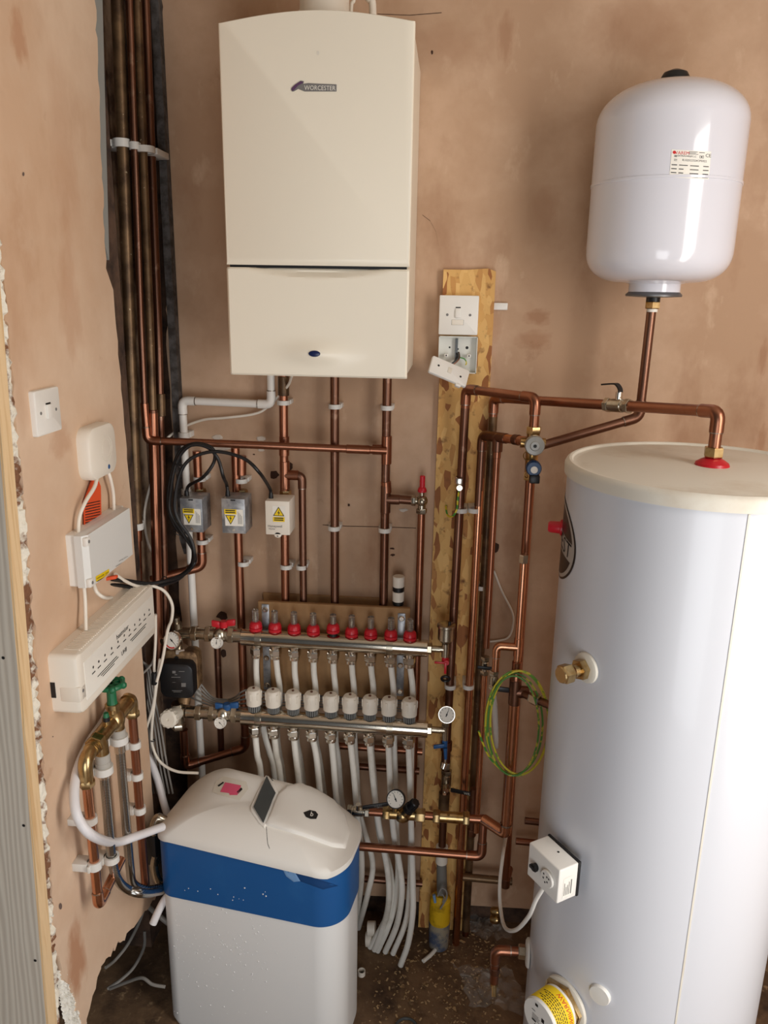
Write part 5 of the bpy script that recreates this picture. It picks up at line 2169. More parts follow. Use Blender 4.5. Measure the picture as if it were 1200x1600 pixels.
# earth clamp
ec = at(718, 757, Y1)
t = thing('earth_clamp', 'shiny earth clamp with striped wire on the strand board pipe', 'clamp', ec)
mb = MB()
ring(mb, ec + V((0, 0, .004)), ec + V((0, 0, .022)), .0135, .0106, 24)
obox(mb, ec + V((-.001, -.017, .013)), EX, EY, EZ, (.016, .012, .018), .001)
obj('band', mb, M['chrome'], t)
mb = MB()
for k in range(4):
    obox(mb, ec + V((.007 + k * .0022, -.0105 + k * .002, .013)), (1, .6, 0), EY, EZ, (.0010, .004, .016))
obj('band_slots', mb, M['ink'], t)
mb = MB()
ring(mb, ec + V((0, -.017, -.004)), ec + V((0, -.025, -.004)), .008, .004, 20)
cyl(mb, ec + V((0, -.014, -.004)), ec + V((0, -.027, -.004)), .0042, n=12)
obj('terminal', mb, M['nickel'], t)
ew = ec + V((-.001, -.02, -.012))
cable('earth_wire', 'green and yellow earth wire from the clamp into the strand board', 'wire', [ew, at(715, 782, -.105), at(714, 795, -.10), at(708, 806, -.095), at(700, 806, -.06), at(697, 795, -.035), at(697, 790, -.02)], .0026, 'earth', 10)

# lower continuation : coupling, stopcock with lever, sleeve
lx = foot.x
r = Run('mains_pipe', 'stained copper mains pipe at the foot of the strand board with a stopcock above it', 'pipe', V((lx, Y1, .2)), 'copper_brown', rr22)
zz = lambda y: at(697, y, Y1).z
r.path([V((lx, Y1, zz(1160))), V((lx, Y1, zz(1345)))], elbows=False)
r.coupling(V((lx, Y1, zz(1158))), V((lx, Y1, zz(1172))), k=1.45)
r.coupling(V((lx, Y1, zz(1172))), V((lx, Y1, zz(1192))), k=1.16)
r.nut(V((lx, Y1, zz(1200))), V((lx, Y1, zz(1190))), .0165, 'nickel')
r.coupling(V((lx, Y1, zz(1238))), V((lx, Y1, zz(1270))), m='copper_dark', k=1.4)
r.coupling(V((lx, Y1, zz(1322))), V((lx, Y1, zz(1348))), m='plastic_warm', k=1.6, name='push_fit_collar')
sv = V((lx + .004, Y1 - .004, zz(1215)))
t = nickel_ball_valve('stopcock', 'plated stopcock with a black lettered lever pointing right', sv, EZ, .060)
lv0, lv1 = at(704, 1234, Y1 - .03), at(746, 1243, Y1 - .045)
mb = MB()
cyl(mb, sv + V((0, -.01, -.016)), sv + V((0, -.034, -.02)), .009)
cyl(mb, sv + V((-.004, -.010, -.028)), sv + V((-.004, -.036, -.030)), .005)
obj('spindle', mb, M['chrome'], t)
mb = MB()
lva = (lv1 - lv0).normalized()
obox(mb, (lv0 + lv1) / 2, lva, EY, EZ, ((lv1 - lv0).length, .005, .013), .002)
lvr = obj('lever', mb, M['black'], t)
lvt = bvh(mb)
mb = MB()
text(mb, 'WRAS', lerp(lv0, lv1, .68) + V((0, -.003, 0)), lva, EZ, .011)
obj('lettering', mb, M['paper'], lvr, smooth=False)
mb = MB()
zf = .05
yb = at(687, 1440, -.13)
t = thing('taped_mains_stub', 'grey mains stub wrapped in yellow tape over a dirty blue sleeve', 'pipe', V((yb.x, -.13, 0)))
bx, by = yb.x, -.085
cyl(mb, (bx + .004, by, at(690, 1395, by).z), (lx, Y1, zz(1346)), .0165, .0155)
obj('grey_stub', mb, mat('grey_pvc', (120, 118, 112), .55), t)
z1_, z2_, z3_ = at(687, 1402, by).z, at(687, 1420, by).z, at(687, 1438, by).z
mb = MB()
lathe(mb, [(.018, z1_ + .012), (.033, z1_ - .004), (.0335, z2_), (.0332, z3_)], (bx, by, 0), EZ, 28)
obj('yellow_tape', mb, M['tape'], t)
mb = MB()
lathe(mb, [(.0332, z3_), (.0340, z3_ - .01), (.031, FZ), (.028, FZ)], (bx, by, 0), EZ, 28)
obj('blue_sleeve', mb, M['dirty_blue'], t)
mb = MB()
for (pts_, rad_) in (([(684, 1400), (690, 1388), (697, 1392), (698, 1402), (693, 1412), (688, 1420)], .0028), ([(690, 1396), (694, 1402), (692, 1410)], .0024)):
    sweep(mb, smooth_path([at(x, y, by - .040) for i, (x, y) in enumerate(pts_)]), rad_, 8)
obj('wire_twist', mb, M['cable_grey'], t)
mb = MB()
cyl(mb, at(678, 1398, by - .03), at(680, 1410, by - .033), .005, .004, 12)
obj('blue_bung', mb, M['blue_light'], t)

# P_C : second strand-board pipe from the brass valve
zC = at(765, 685, -.12).z
xC = at(752, 720, Y1).x
ft = at(714, 1440, Y1)
r = Run('copper_pipe', 'second copper pipe on the strand board, its top elbow turning right to the brass valve', 'pipe', V((xC, Y1, .03)), 'copper_bright', rr22)
vL = V((xB - .012, Y_D + .006, zval + .002))
r.path([V((xC - .004, Y1, FZ)), V((xC, Y1, zC)), vL], m='copper_bright', em='copper_brown')
r.path([V((xC, Y1, zC - .03)), V((xC - .001, Y1, at(748, 790, Y1).z))], r=.0119, m='copper_brown', elbows=False, name='dull_length')
tl = lerp(V((xC, Y1, zC)), vL, .36)
dl_ = (vL - V((xC, Y1, zC))).normalized()
r.tee(tl, dl_, -EZ, m='copper_brown')
r.coupling(lerp(V((xC, Y1, zC)), vL, .72), lerp(V((xC, Y1, zC)), vL, .82), m='copper_brown')
clip(at(741, 797, Y1), EZ, (0, .055, 0), rr22, 'upper white clip on the second strand board pipe', .012)
clip(at(732, 1072, Y1), EZ, (0, .055, 0), rr22, 'lower white clip on the brightest strand board pipe', .012)
# thin pipe dropping from that tee, ball valve half-way
x3 = tl.x
r = Run('copper_pipe', 'thin spotted copper pipe dropping from the tee beside the strand board to a black-lever valve', 'pipe', V((x3, tl.y, at(762, 1018, tl.y).z)), 'copper', .0088)
z3a = at(762, 1012, tl.y).z
r.path([tl, V((x3, tl.y, z3a))], elbows=False)
r.coupling(tl - V((0, 0, .03)), tl - V((0, 0, .055)))
bv = V((x3 - .001, tl.y, at(762, 1040, tl.y).z))
t = nickel_ball_valve('isolating_valve', 'upper small plated valve with black lever, left of the copper tee', bv, EZ, .055, r=.0105)
mb = MB()
obox(mb, bv + V((.004, -.02, .002)), (1, 0, -.05), EY, EZ, (.052, .005, .010), .002)
cyl(mb, bv + V((0, -.008, .002)), bv + V((0, -.02, .002)), .006)
obj('lever', mb, M['black'], t)
r = Run('copper_pipe', 'copper pipe continuing down below the upper small valve', 'pipe', V((x3, tl.y, .4)), 'copper_bright', .0088)
zb_ = at(745, 1300, tl.y).z
r.path([bv - V((0, 0, .025)), V((x3, tl.y, zb_))], elbows=False)
# dark pipe behind (hot outlet)
YB2 = -.035
zB = at(778, 622, YB2).z
xD = at(770, 660, YB2).x
hot0 = V((at(1113, 722, cy).x, cy, 1.640))
zH = at(1117, 643, cy).z
r = Run('hot_outlet_pipe', 'copper pipe from the cylinder lid running left through a ball valve, then dropping dark', 'pipe', V((hot0.x, cy, 1.64)), 'copper', rr22)
hx = hot0.x
r.path([hot0 + V((0, 0, .008)), V((hx, cy, zH)), V((xD, YB2, zB)), V((xD, YB2, FZ))], m='copper')
r.path([V((xD, YB2, zB - .05)), V((xD, YB2, FZ + .02))], r=.0119, m='copper_dark', elbows=False, name='stained_drop')
mb = MB()
lathe(mb, [(.006, .000), (.033, .000), (.031, .006), (.022, .012), (.014, .016)], hot0 - V((0, 0, .001)), EZ, 32)
tag(obj('pipe_collar', mb, M['red']), 'red rubber collar round the pipe on top of the cylinder lid', 'collar')
r.nut(hot0 + V((0, 0, .016)), hot0 + V((0, 0, .036)), .019, 'brass')
dH = (V((xD, YB2, zB)) - V((hx, cy, zH))).normalized()
# ball valve on it
tt_ = None
best = 1e9
for i in range(200):
    p = lerp(V((hx, cy, zH)), V((xD, YB2, zB)), i / 200)
    c_ = R.transposed() @ (p - CAM)
    sx = 600 + F * c_.x / -c_.z
    if abs(sx - 966) < best:
        best, hv = abs(sx - 966), p
t = nickel_ball_valve('ball_valve', 'plated ball valve with raised black lever above the cylinder lid', hv, dH, .072, r=.0135)
mb = MB()
cyl(mb, hv + V((0, 0, .010)), hv + V((0, 0, .030)), .0075)
obj('stem', mb, M['chrome'], t)
mb = MB()
hd_ = V((dH.x, dH.y, 0)).normalized()
lp = [hv + V((0, 0, .028)) - hd_ * .004, hv + V((0, 0, .036)) - hd_ * .002, hv + V((0, 0, .044)) + hd_ * .006, hv + V((0, 0, .046)) + hd_ * .016, hv + V((0, 0, .041)) + hd_ * .050]
pth = smooth_path(lp, 5)
side = hd_.cross(EZ).normalized()
vs, fs = [], []
for i, p in enumerate(pth):
    d_ = (pth[min(i + 1, len(pth) - 1)] - pth[max(i - 1, 0)]).normalized()
    nn = d_.cross(side).normalized()
    for a_, b_ in ((-.006, -.0018), (.006, -.0018), (.006, .0018), (-.006, .0018)):
        vs.append(p + side * a_ + nn * b_)
for i in range(len(pth) - 1):
    for k in range(4):
        fs.append((i * 4 + k, i * 4 + (k + 1) % 4, (i + 1) * 4 + (k + 1) % 4, (i + 1) * 4 + k))
fs += [(0, 1, 2, 3), tuple(len(vs) - 4 + k for k in (3, 2, 1, 0))]
mb.add(vs, fs)
obj('lever', mb, M['black'], t)
clip(at(752, 918, YB2), EZ, (0, .035, 0), .0088, 'small white clip between the two tall pipes beside the strand board edge', .012, ear=-1)

# brass pressure reducing valve group
t = thing('pressure_valve', 'brass pressure valve with a grey disc and a blue dial, left of the cylinder', 'valve', V((xB, Y_D, at(835, 755, Y_D).z)))
zt_ = zval
mb = MB()
hexnut(mb, (xB, Y_D, zt_ + .022), (xB, Y_D, zt_ + .040), .0185)
cyl(mb, (xB, Y_D, zt_ + .024), (xB, Y_D, at(835, 742, Y_D).z), .0155)
hexnut(mb, (xB, Y_D, at(835, 750, Y_D).z), (xB, Y_D, at(835, 738, Y_D).z), .0175)
cyl(mb, (xB - .03, Y_D, zt_), (xB + .03, Y_D, zt_), .0125)
cyl(mb, (xB, Y_D, zt_), (xB, Y_D - .03, zt_), .016)
cyl(mb, (xB, Y_D, at(835, 733, Y_D).z), (xB, Y_D - .03, at(835, 733, Y_D).z), .011)
obj('body', mb, M['brass'], t, angle=30)
mb = MB()
g0 = at(836, 697, Y_D - .055)
dd = (CAM - g0).normalized() * .35 + V((0, -1, 0))
dd.normalize()
lathe(mb, [(.016, -.028), (.0235, -.024), (.0235, -.004), (.0215, 0), (.012, .001), (.010, .003), (.005, .003)], g0, dd, 36)
obj('grey_cap', mb, mat('smoky_grey_plastic', (150, 148, 142), .3), t)
mb = MB()
lathe(mb, [(.0042, .003), (.0040, .0042)], g0, dd, 16)
obj('cap_hole', mb, M['ink'], t)
mb = MB()
g1_ = at(834.5, 733, Y_D - .05)
lathe(mb, [(.012, -.030), (.0185, -.026), (.0185, -.004), (.016, 0), (.010, 0)], g1_, dd, 32)
bk = obj('blue_knob', mb, mat('deep_blue', (22, 62, 104), .4), t)
mb = MB()
lathe(mb, [(.0085, 0), (.0085, .0015), (.007, .002)], g1_ + V((.0005, 0, -.002)), dd, 24)
wd = obj('white_button', mb, M['paper'], bk)
mb = MB()
b0_ = at(835, 748, Y_D - .045)
obox(mb, b0_, EX, EY, EZ, (.024, .024, .020), .003)
obj('black_outlet', mb, M['black'], t)
mb = MB()
torus(mb, at(824, 712, Y_D - .012), (.2, -1, .1), .010, .0014, 20, 6)
torus(mb, at(824, 742, Y_D - .012), (.3, -1, .1), .007, .0014, 20, 6)
obj('retaining_ring', mb, M['brass'], t)

# D_back : pipe from the brass valve to the floor
zd0, zd1 = at(833, 760, Y_D).z, at(803, 1390, -.20).z
xd = xB
r = Run('copper_pipe', 'dark red copper pipe falling from the brass valve behind the wider bright one', 'pipe', V((xd, Y_D, zd1)), 'copper', .0118)
r.path([V((xd, Y_D, zd0 + .02)), V((xd + .006, -.20, at(819, 1020, -.20).z)), V((xd + .012, -.19, zd1)), V((xd + .032, -.09, zd1 - .02))], elbows=False)
r.coupling(V((xd + .012, -.19, zd1 + .03)), V((xd + .012, -.19, zd1)), .0118, 'copper_brown')
# D_front : bright 28 mm pipe in front
Y_F = -.285
xf = at(802.5, 1112, Y_F).x
zt1, zt2, zt3 = at(814, 872, Y_F).z, at(805, 1011, Y_F).z, at(803, 1040, Y_F).z
zt4, zt5 = at(802, 1075, Y_F).z, at(792, 1303, Y_F).z
r = Run('copper_pipe', 'wide bright copper pipe with a reducer, passing through the coil of green and yellow wire', 'pipe', V((xf, Y_F, zt5)), 'copper_bright', .0138)
r.path([V((xf, Y_F, zt1)), V((xf, Y_F, zt3))], r=.0092, elbows=False, name='upper_tube')
r.nut(V((xf, Y_F, zt1 - .012)), V((xf, Y_F, zt1 + .010)), .0120, 'nickel', 'stop_end')
r.tee(V((xf, Y_F, zt2)), EZ, -EX, r=.0092, m='copper_bright', L=2.8)
r.coupling(V((xf, Y_F, zt3 + .012)), V((xf, Y_F, zt3 - .018)), r=.0105, m='copper')
mb = MB()
lathe(mb, [(.0115, 0), (.0148, .012), (.0148, .03)], V((xf, Y_F, zt3 - .014)), -EZ, 20)
r.part('reducer', mb, 'copper')
r.path([V((xf, Y_F, zt3 - .02)), V((xf, Y_F, zt5))], elbows=False, name='wide_tube')
r.tee(V((xf, Y_F, zt4 - .01)), EZ, EX, r=.0138, m='copper_brown', L=2.6)
ce = at(823, 1083, Y_F)
cyl_side = V((cx - math.sqrt(max(0, cr ** 2 - (Y_F - cy) ** 2)) if abs(Y_F - cy) < cr else .40, Y_F, zt4 - .01))
tgt_ = V((.335, -.395, zt4 - .01))
r.path([V((xf + .012, Y_F, zt4 - .01)), V((xf + .045, Y_F - .03, zt4 - .01)), tgt_], r=.0105, m='copper_brown', elbows=False, name='branch')
r.nut(V((xf + .040, Y_F - .024, zt4 - .01)), V((xf + .062, Y_F - .045, zt4 - .01)), .018, 'nickel')
mb = MB()
nn = V((tgt_.x - cx, tgt_.y - cy, 0)).normalized()
q0_ = V((cx, cy, zt4 - .01)) + nn * cr
lathe(mb, [(.008, 0), (.030, 0), (.028, .006), (.012, .008)], q0_, nn, 28)
tag(obj('pipe_washer', mb, M['plastic']), 'white washer where the branch enters the shaded left side of the cylinder', 'washer')
# bottom elbow of the wide pipe towards the gauge row
mb = MB()
zr = zt5 + .004
Y_R = -.235
sweep(mb, fillet([V((xf, Y_F, zt5 + .03)), V((xf, Y_F, zt5)), V((xf - .058, Y_R, zr))], .024), .0158, 18)
r.part('elbow', mb, 'copper_bright')
mb = MB()
ring(mb, V((xf, Y_F, zt5 + .029)), V((xf, Y_F, zt5 + .033)), .0165, .013, 20)
r.part('solder_ring', mb, 'solder')
# elbow branch with the drain valve and clear hose
e0 = V((xf - .010, Y_F, zt2))
e1 = V((at(776, 1010, Y_F).x, Y_F, zt2 + .001))
e2 = V((e1.x, Y_F, at(773, 1048, Y_F).z))
r.path([e0, e1, e2], r=.0092, m='copper_bright', elbows=True)
bv = V((e1.x - .002, Y_F, at(772, 1062, Y_F).z))
t = nickel_ball_valve('drain_valve', 'lower small plated valve with black lever above a clear hose', bv, EZ, .052, r=.0105)
mb = MB()
lz = at(783, 1077, Y_F - .02)
obox(mb, lz, (1, 0, -.08), EY, EZ, (.042, .006, .014), .002)
cyl(mb, bv + V((0, -.006, -.012)), lz + V((-.012, .002, 0)), .006)
obj('lever', mb, M['black'], t)
mb = MB()
cyl(mb, bv - V((0, 0, .024)), bv - V((0, 0, .045)), .0065)
obj('spout', mb, M['chrome'], t)
mb = MB()
pth = smooth_path([bv - V((0, 0, .038)), at(773, 1110, Y_F), at(775, 1150, Y_F), at(775, 1168, Y_F)])
sweep(mb, pth, lambda s: .0088 - .002 * s, 12)
tag(obj('clear_hose', mb, M['hose_clear']), 'short clear hose hanging from the lower small valve inside the wire coil', 'hose')
# earth wire coil
ct0 = at(808, 1130, Y_F - .03)
t = thing('earth_wire_coil', 'hanging coil of green and yellow earth wire beside the cylinder', 'wire', ct0 - V((0, 0, .12)))
for k, (ccx, ccy, ax_, by_, m_) in enumerate(((803, 1131, 45, 79, 'earth_g'), (808, 1130, 49, 82, 'earth_y'), (812, 1129, 46, 81, 'earth_y'), (802, 1134, 40, 78, 'earth_g'))):
    mb = MB()
    lp = []
    for i in range(41):
        a = 2 * pi * i / 40 + pi / 2
        fr = .030 + .004 * k
        lp.append(at(ccx + ax_ * cos(a), ccy - by_ * sin(a), Y_F - fr - .012 * max(0, cos(a))))
    sweep(mb, lp, .0027, 8, False)
    obj('wire_loop', mb, M[m_], t)
cable('earth_tail', 'loose tail of green and yellow wire left of the hanging coil', 'wire', [at(748, 1142, -.30), at(754, 1160, -.30), at(766, 1185, -.30), at(785, 1205, -.30)], .0026, 'earth', 8)
cable('thin_cable', 'thin white cable curving on the wall between the tall pipes and the cylinder', 'cable', [at(772, 892, -.01), at(785, 925, -.01), at(800, 955, -.01), at(802, 975, -.01), at(795, 995, -.01), at(778, 1001, -.01), at(745, 1004, -.01)], .003, 'plastic_warm', 8)

# ------------------------------------------------------------------ low horizontal runs
Y_R = -.235
zr = zt5 + .004
xr0, xr1 = at(563, 1277, Y_R).x, xf - .052
X = lambda px: at(px, 1285, Y_R).x
r = Run('copper_pipe', 'horizontal copper pipe carrying the brass gauge valve behind the water softener', 'pipe', V(((xr0 + xr1) / 2, Y_R, zr)), 'copper', rr22)
r.path([V((X(572), Y_R, zr)), V((xr1, Y_R, zr))], elbows=False)
zr_ = zr
t = thing('gauge_valve', 'brass valve with a white pressure gauge and black knob, right of the softener', 'valve', V((X(628), Y_R, zr)))
mb = MB()
hexnut(mb, (X(598), Y_R, zr), (X(609), Y_R, zr), .0205)
cyl(mb, (X(607), Y_R, zr), (X(650), Y_R, zr), .0165)
ball(mb, (X(629), Y_R, zr - .002), .024, 20)
hexnut(mb, (X(648), Y_R, zr), (X(664), Y_R, zr), .0205)
cyl(mb, (X(616), Y_R - .004, zr + .008), (X(616), Y_R - .006, zr + .036), .008)
kd = (at(645, 1258, Y_R - .02) - V((X(630), Y_R, zr))).normalized()
kp = V((X(630), Y_R, zr))
cyl(mb, kp, kp + kd * .030, .018)
cyl(mb, kp, kp - V((.012, .0, .020)), .011)
obj('body', mb, M['brass'], t, angle=30)
mb = MB()
lathe(mb, [(.0165, .028), (.0175, .032), (.0165, .044), (.0125, .046), (.0125, .072), (.010, .075)], kp, kd, 20)
for k in range(8):
    a_, u_, v_ = frame(kd)
    aa = k * pi / 4
    obox(mb, kp + kd * .059 + (u_ * cos(aa) + v_ * sin(aa)) * .0128, u_, v_, kd, (.003, .003, .024))
obj('knob', mb, M['black'], t)
gauge(t, at(618, 1249, Y_R - .02), (-.10, -1, .55), .0262, .022, 'black', -28, 'pressure_gauge', 12)
# check valve body
t = thing('check_valve', 'long brass valve body in the horizontal pipe in front of the strand board', 'valve', V((X(702), Y_R, zr)))
mb = MB()
hexnut(mb, (X(676), Y_R, zr), (X(687), Y_R, zr), .0200)
cyl(mb, (X(686), Y_R, zr), (X(724), Y_R, zr), .0160)
hexnut(mb, (X(723), Y_R, zr), (X(733), Y_R, zr), .0200)
cyl(mb, (X(700), Y_R - .008, zr + .01), (X(700), Y_R - .008, zr + .018), .004)
obj('body', mb, M['brass'], t, angle=30)
# ball valve at softener side
bp_ = V((X(560), Y_R, zr))
t = nickel_ball_valve('ball_valve', 'plated ball valve half hidden behind the softener, black lever pointing right', bp_, EX, .062)
la_, lb2 = at(566, 1262, Y_R - .02), at(607, 1256, Y_R - .012)
mb = MB()
dlv = (lb2 - la_).normalized()
obox(mb, (la_ + lb2) / 2, dlv, EY, EZ, ((lb2 - la_).length, .006, .012), .002)
lv_ = obj('lever', mb, M['black'], t)
mb = MB()
text(mb, 'WRAS', lerp(la_, lb2, .6) + V((0, -.0035, 0)), dlv, EZ, .008)
obj('lettering', mb, M['ink_grey'], lv_, smooth=False)
mb = MB()
cyl(mb, bp_ + V((0, -.006, .008)), bp_ + V((.0, -.014, .032)), .007)
obj('stem', mb, M['chrome'], t)
# second row
Y_S = -.22
s0, s1 = at(556, 1322, Y_S), at(752, 1341, Y_S)
s1.z = s0.z - .004
s2 = at(762, 1285, Y_S + .03)
s2.x = s1.x
r = Run('copper_pipe', 'lower horizontal copper pipe with an upturned elbow right of the softener', 'pipe', lerp(s0, s1, .5), 'copper', .0122)
r.path([s0, s1, V((s1.x + .001, Y_S + .02, s1.z + .12))])
# dark horizontal runs by the floor
for k, (a_, b_, Y_, m_, rad_, lab) in enumerate(((( 528, 1165), (660, 1172), -.045, 'copper', .0105, 'shaded copper pipe crossing behind the white tubes just under the lower manifold'),
                                               ((555, 1197), (655, 1208), -.05, 'copper_brown', .0105, 'dull copper pipe crossing behind the white tubes level with the gauge top'),
                                               ((820, 1282), (846, 1284), -.05, 'copper_brown', .0105, 'short dark pipe crossing to the cylinder at the right of the tall pipes'),
                                               ((806, 1314), (846, 1318), -.05, 'copper', .0105, 'second short dark pipe crossing to the cylinder below the first'),
                                               ((560, 1372), (660, 1378), -.05, 'copper_brown', .0105, 'dark copper pipe near the floor behind the white tubes'),
                                               ((722, 1370), (800, 1378), -.06, 'copper_dark', .012, 'stained pipe near the floor behind the tall pipes'))):
    p_, q_ = at(*a_, Y_), at(*b_, Y_)
    q_.z = p_.z - .003
    mb = MB()
    sweep(mb, [p_, q_], rad_, 14)
    tag(obj('copper_pipe', mb, M[m_]), lab, 'pipe')
mb = MB()
p_ = at(737, 1300, -.12)
q_ = at(742, 1232, -.12)
r = Run('copper_pipe', 'capped dull copper stub between the two horizontal runs, right of the strand board', 'pipe', p_, 'copper_brown', .0105)
r.path([V((p_.x, -.12, p_.z)), V((p_.x, -.12, q_.z))], elbows=False)
mb = MB()
cyl(mb, V((p_.x, -.12, p_.z - .012)), V((p_.x, -.12, p_.z + .012)), .0135, n=18, bev=.002)
r.part('cap', mb, 'copper_brown')


# ------------------------------------------------------------------ water softener
A_, B_ = V((-.738, -.450)), V((-.222, -.532))
U = (B_ - A_).normalized()
Lx = (B_ - A_).length
Vv = V((-U.y, U.x))
Wd = .262
U3, V3 = V((U.x, U.y, 0)), V((Vv.x, Vv.y, 0))
O3 = V((A_.x, A_.y, 0))
CC = O3 + U3 * Lx / 2 + V3 * Wd / 2
t = thing('water_softener', 'white water softener with a blue band and domed lid in the foreground', 'water softener', CC)


def plan(s, n=96, inset=0.0):
    """outline of the cabinet in plan, rounded more at its front (right-hand) end"""
    out = []
    l, w_ = Lx - 2 * inset, Wd - 2 * inset
    for sx, sy, a0, r_ in ((1, 1, 0, .118), (-1, 1, pi / 2, .050), (-1, -1, pi, .045), (1, -1, 3 * pi / 2, .080)):
        r_ = max(.01, r_ - inset)
        for i in range(n // 4):
            a = a0 + (pi / 2) * i / (n // 4 - 1)
            out.append((sx * (l / 2 - r_) + r_ * cos(a), sy * (w_ / 2 - r_) + r_ * sin(a)))
    return [(x * s, y * s) for x, y in out]


def loc(x, y, z):
    return CC + U3 * x + V3 * y + V((0, 0, z))


def edge_z(x):
    """lower lip of the lid: level at the back, dipping then rising round the front end"""
    u = (x + Lx / 2) / Lx
    return .553 + .024 * sin(pi * min(1, max(0, u))) - .026 * max(0, min(1, (u - .35) / .5)) ** 1.3 + .014 * max(0, (u - .92) / .08)


def band_z(x):
    u = (x + Lx / 2) / Lx
    return .386


def loft(mb, rings, top_cap=True, bot_cap=True):
    n = len(rings[0])
    vs = [p for r_ in rings for p in r_]
    fs = [(k * n + i, k * n + (i + 1) % n, (k + 1) * n + (i + 1) % n, (k + 1) * n + i) for k in range(len(rings) - 1) for i in range(n)]
    if bot_cap:
        fs.append(tuple(range(n))[::-1])
    if top_cap:
        fs.append(tuple((len(rings) - 1) * n + i for i in range(n)))
    return mb.add(vs, fs)


pl0, pl1 = plan(1, inset=.004), plan(1, inset=.001)
mb = MB()
loft(mb, [[loc(x * .97, y * .97, FZ) for x, y in pl0], [loc(x, y, FZ + .02) for x, y in pl0], [loc(x, y, .384) for x, y in pl0]])
body = obj('cabinet', mb, mat('softener_white', (232, 232, 230), .42), t)
bt = bvh(mb)
mb = MB()
loft(mb, [[loc(x, y, .384) for x, y in pl1], [loc(x, y, .387) for x, y in pl1]] + [[loc(x, y, .387 + (edge_z(x) + .004 - .387) * k / 5) for x, y in pl1] for k in range(1, 6)], True, True)
obj('blue_band', mb, M['blue_band'], t, label='deep blue band below the lid')
blt = bvh(mb)


def dome(x, y):
    u = (x + Lx / 2) / Lx
    v = (y + Wd / 2) / Wd
    h = .032 + .064 * max(0.0, sin(pi * min(1, max(0, u * .86 + .17)))) ** 1.0 - .006
    h *= .62 + .38 * min(1, max(0, v) * 1.35)
    return h


mb = MB()
rings = []
plo = plan(1, inset=-.004)
rings.append([loc(x * .985, y * .97, edge_z(x)) for x, y in plo])
rings.append([loc(x, y, edge_z(x) + .001) for x, y in plo])
rings.append([loc(x, y, edge_z(x) + .018) for x, y in plo])
for k in range(1, 15):
    s = 1 - k / 15
    q = 1 - s
    rr_ = []
    for x, y in plo:
        xx, yy = x * s, y * s
        f = 1 - s ** 5
        rr_.append(loc(xx, yy, edge_z(xx) * (1 - q) + .540 * q + .018 + dome(xx, yy) * f))
    rings.append(rr_)
loft(mb, rings)
obj('lid', mb, mat('softener_lid_white', (234, 230, 222), .45), t, angle=60)
lt = bvh(mb)
# raised bonnet with its display
bon = [(432, 1241), (447, 1228), (470, 1224), (497, 1236), (522, 1252), (540, 1276), (547, 1300), (540, 1326), (520, 1324), (470, 1306), (440, 1297), (413, 1289)]
mb = MB()
patch(mb, bon, lt, .009, 5, 4, .10)
bo = obj('bonnet', mb, bpy.data.materials['softener_lid_white'], t, angle=60)
bnt = bvh(mb)
mb = MB()
patch(mb, [(415, 1211), (424, 1213), (437, 1242), (413, 1295), (405, 1288), (391, 1268), (391, 1262)], lt, .005, 3, 4, .08)
ds = obj('display_surround', mb, bpy.data.materials['softener_lid_white'], t)
dst = bvh(mb)
mb = MB()
patch(mb, [(416, 1217), (431, 1242), (412, 1289), (396, 1265)], lt, .0095, 3, 4)
obj('display', mb, M['darkgrey'], t, label='dark grey display window')
mb = MB()
for a_, b_ in (((452, 1209), (455, 1222)), ((416, 1292), (418, 1318)), ((418, 1318), (421, 1326))):
    patch(mb, [(a_[0], a_[1]), (a_[0] + .8, a_[1]), (b_[0] + .8, b_[1]), (b_[0], b_[1])], lt, .0008, 1, 3)
obj('panel_gap', mb, M['ink_grey'], t, smooth=False)
mb = MB()
patch(mb, [(474, 1270), (484, 1266), (493, 1268), (497, 1273), (494, 1280), (485, 1280), (478, 1277)], bnt, .0012, 2, 2)
lg = obj('emblem', mb, M['ink'], t, smooth=False)
mb = MB()
mark(mb, 'b', (487, 1273), (.95, .25), (.25, -.9), 11, bnt, .0022)
obj('emblem_letter', mb, M['paper'], lg, smooth=False)
mb = MB()
patch(mb, [(337, 1222), (348, 1213), (385, 1222), (388, 1233), (374, 1251), (345, 1243), (332, 1238)], lt, .0009, 3, 3)
stk = obj('peeling_sticker', mb, M['lid'], t, label='peeling white sticker with a pink panel')
mb = MB()
patch(mb, [(352, 1223), (377, 1228), (371, 1243), (359, 1243), (358, 1240), (344, 1238)], lt, .0018, 3, 3)
pk = obj('pink_panel', mb, M['pink'], stk, smooth=False)
mb = MB()
patch(mb, [(370, 1238), (377, 1231), (379, 1234), (372, 1241)], lt, .0018, 2, 2)
patch(mb, [(340, 1228), (349, 1222), (350, 1224), (342, 1230)], lt, .0018, 2, 2)
obj('print', mb, M['ink'], stk, smooth=False)
# finger grip: light caught by the recess painted on as a pale patch
mb = MB()
patch(mb, [(434, 1343), (449, 1346), (470, 1377), (459, 1378), (447, 1369)], blt, .0012, 3, 4, .06)
obj('grip_lit_patch', mb, M['blue_light'], t, label='finger grip under the lid lip, its lit face painted pale blue')
mb = MB()
patch(mb, [(453, 1349), (470, 1356), (500, 1374), (529, 1384), (505, 1390), (478, 1380), (469, 1377)], blt, .001, 3, 4, .06)
obj('grip_lip', mb, mat('deep_blue_lip', (20, 66, 118), .4), t)
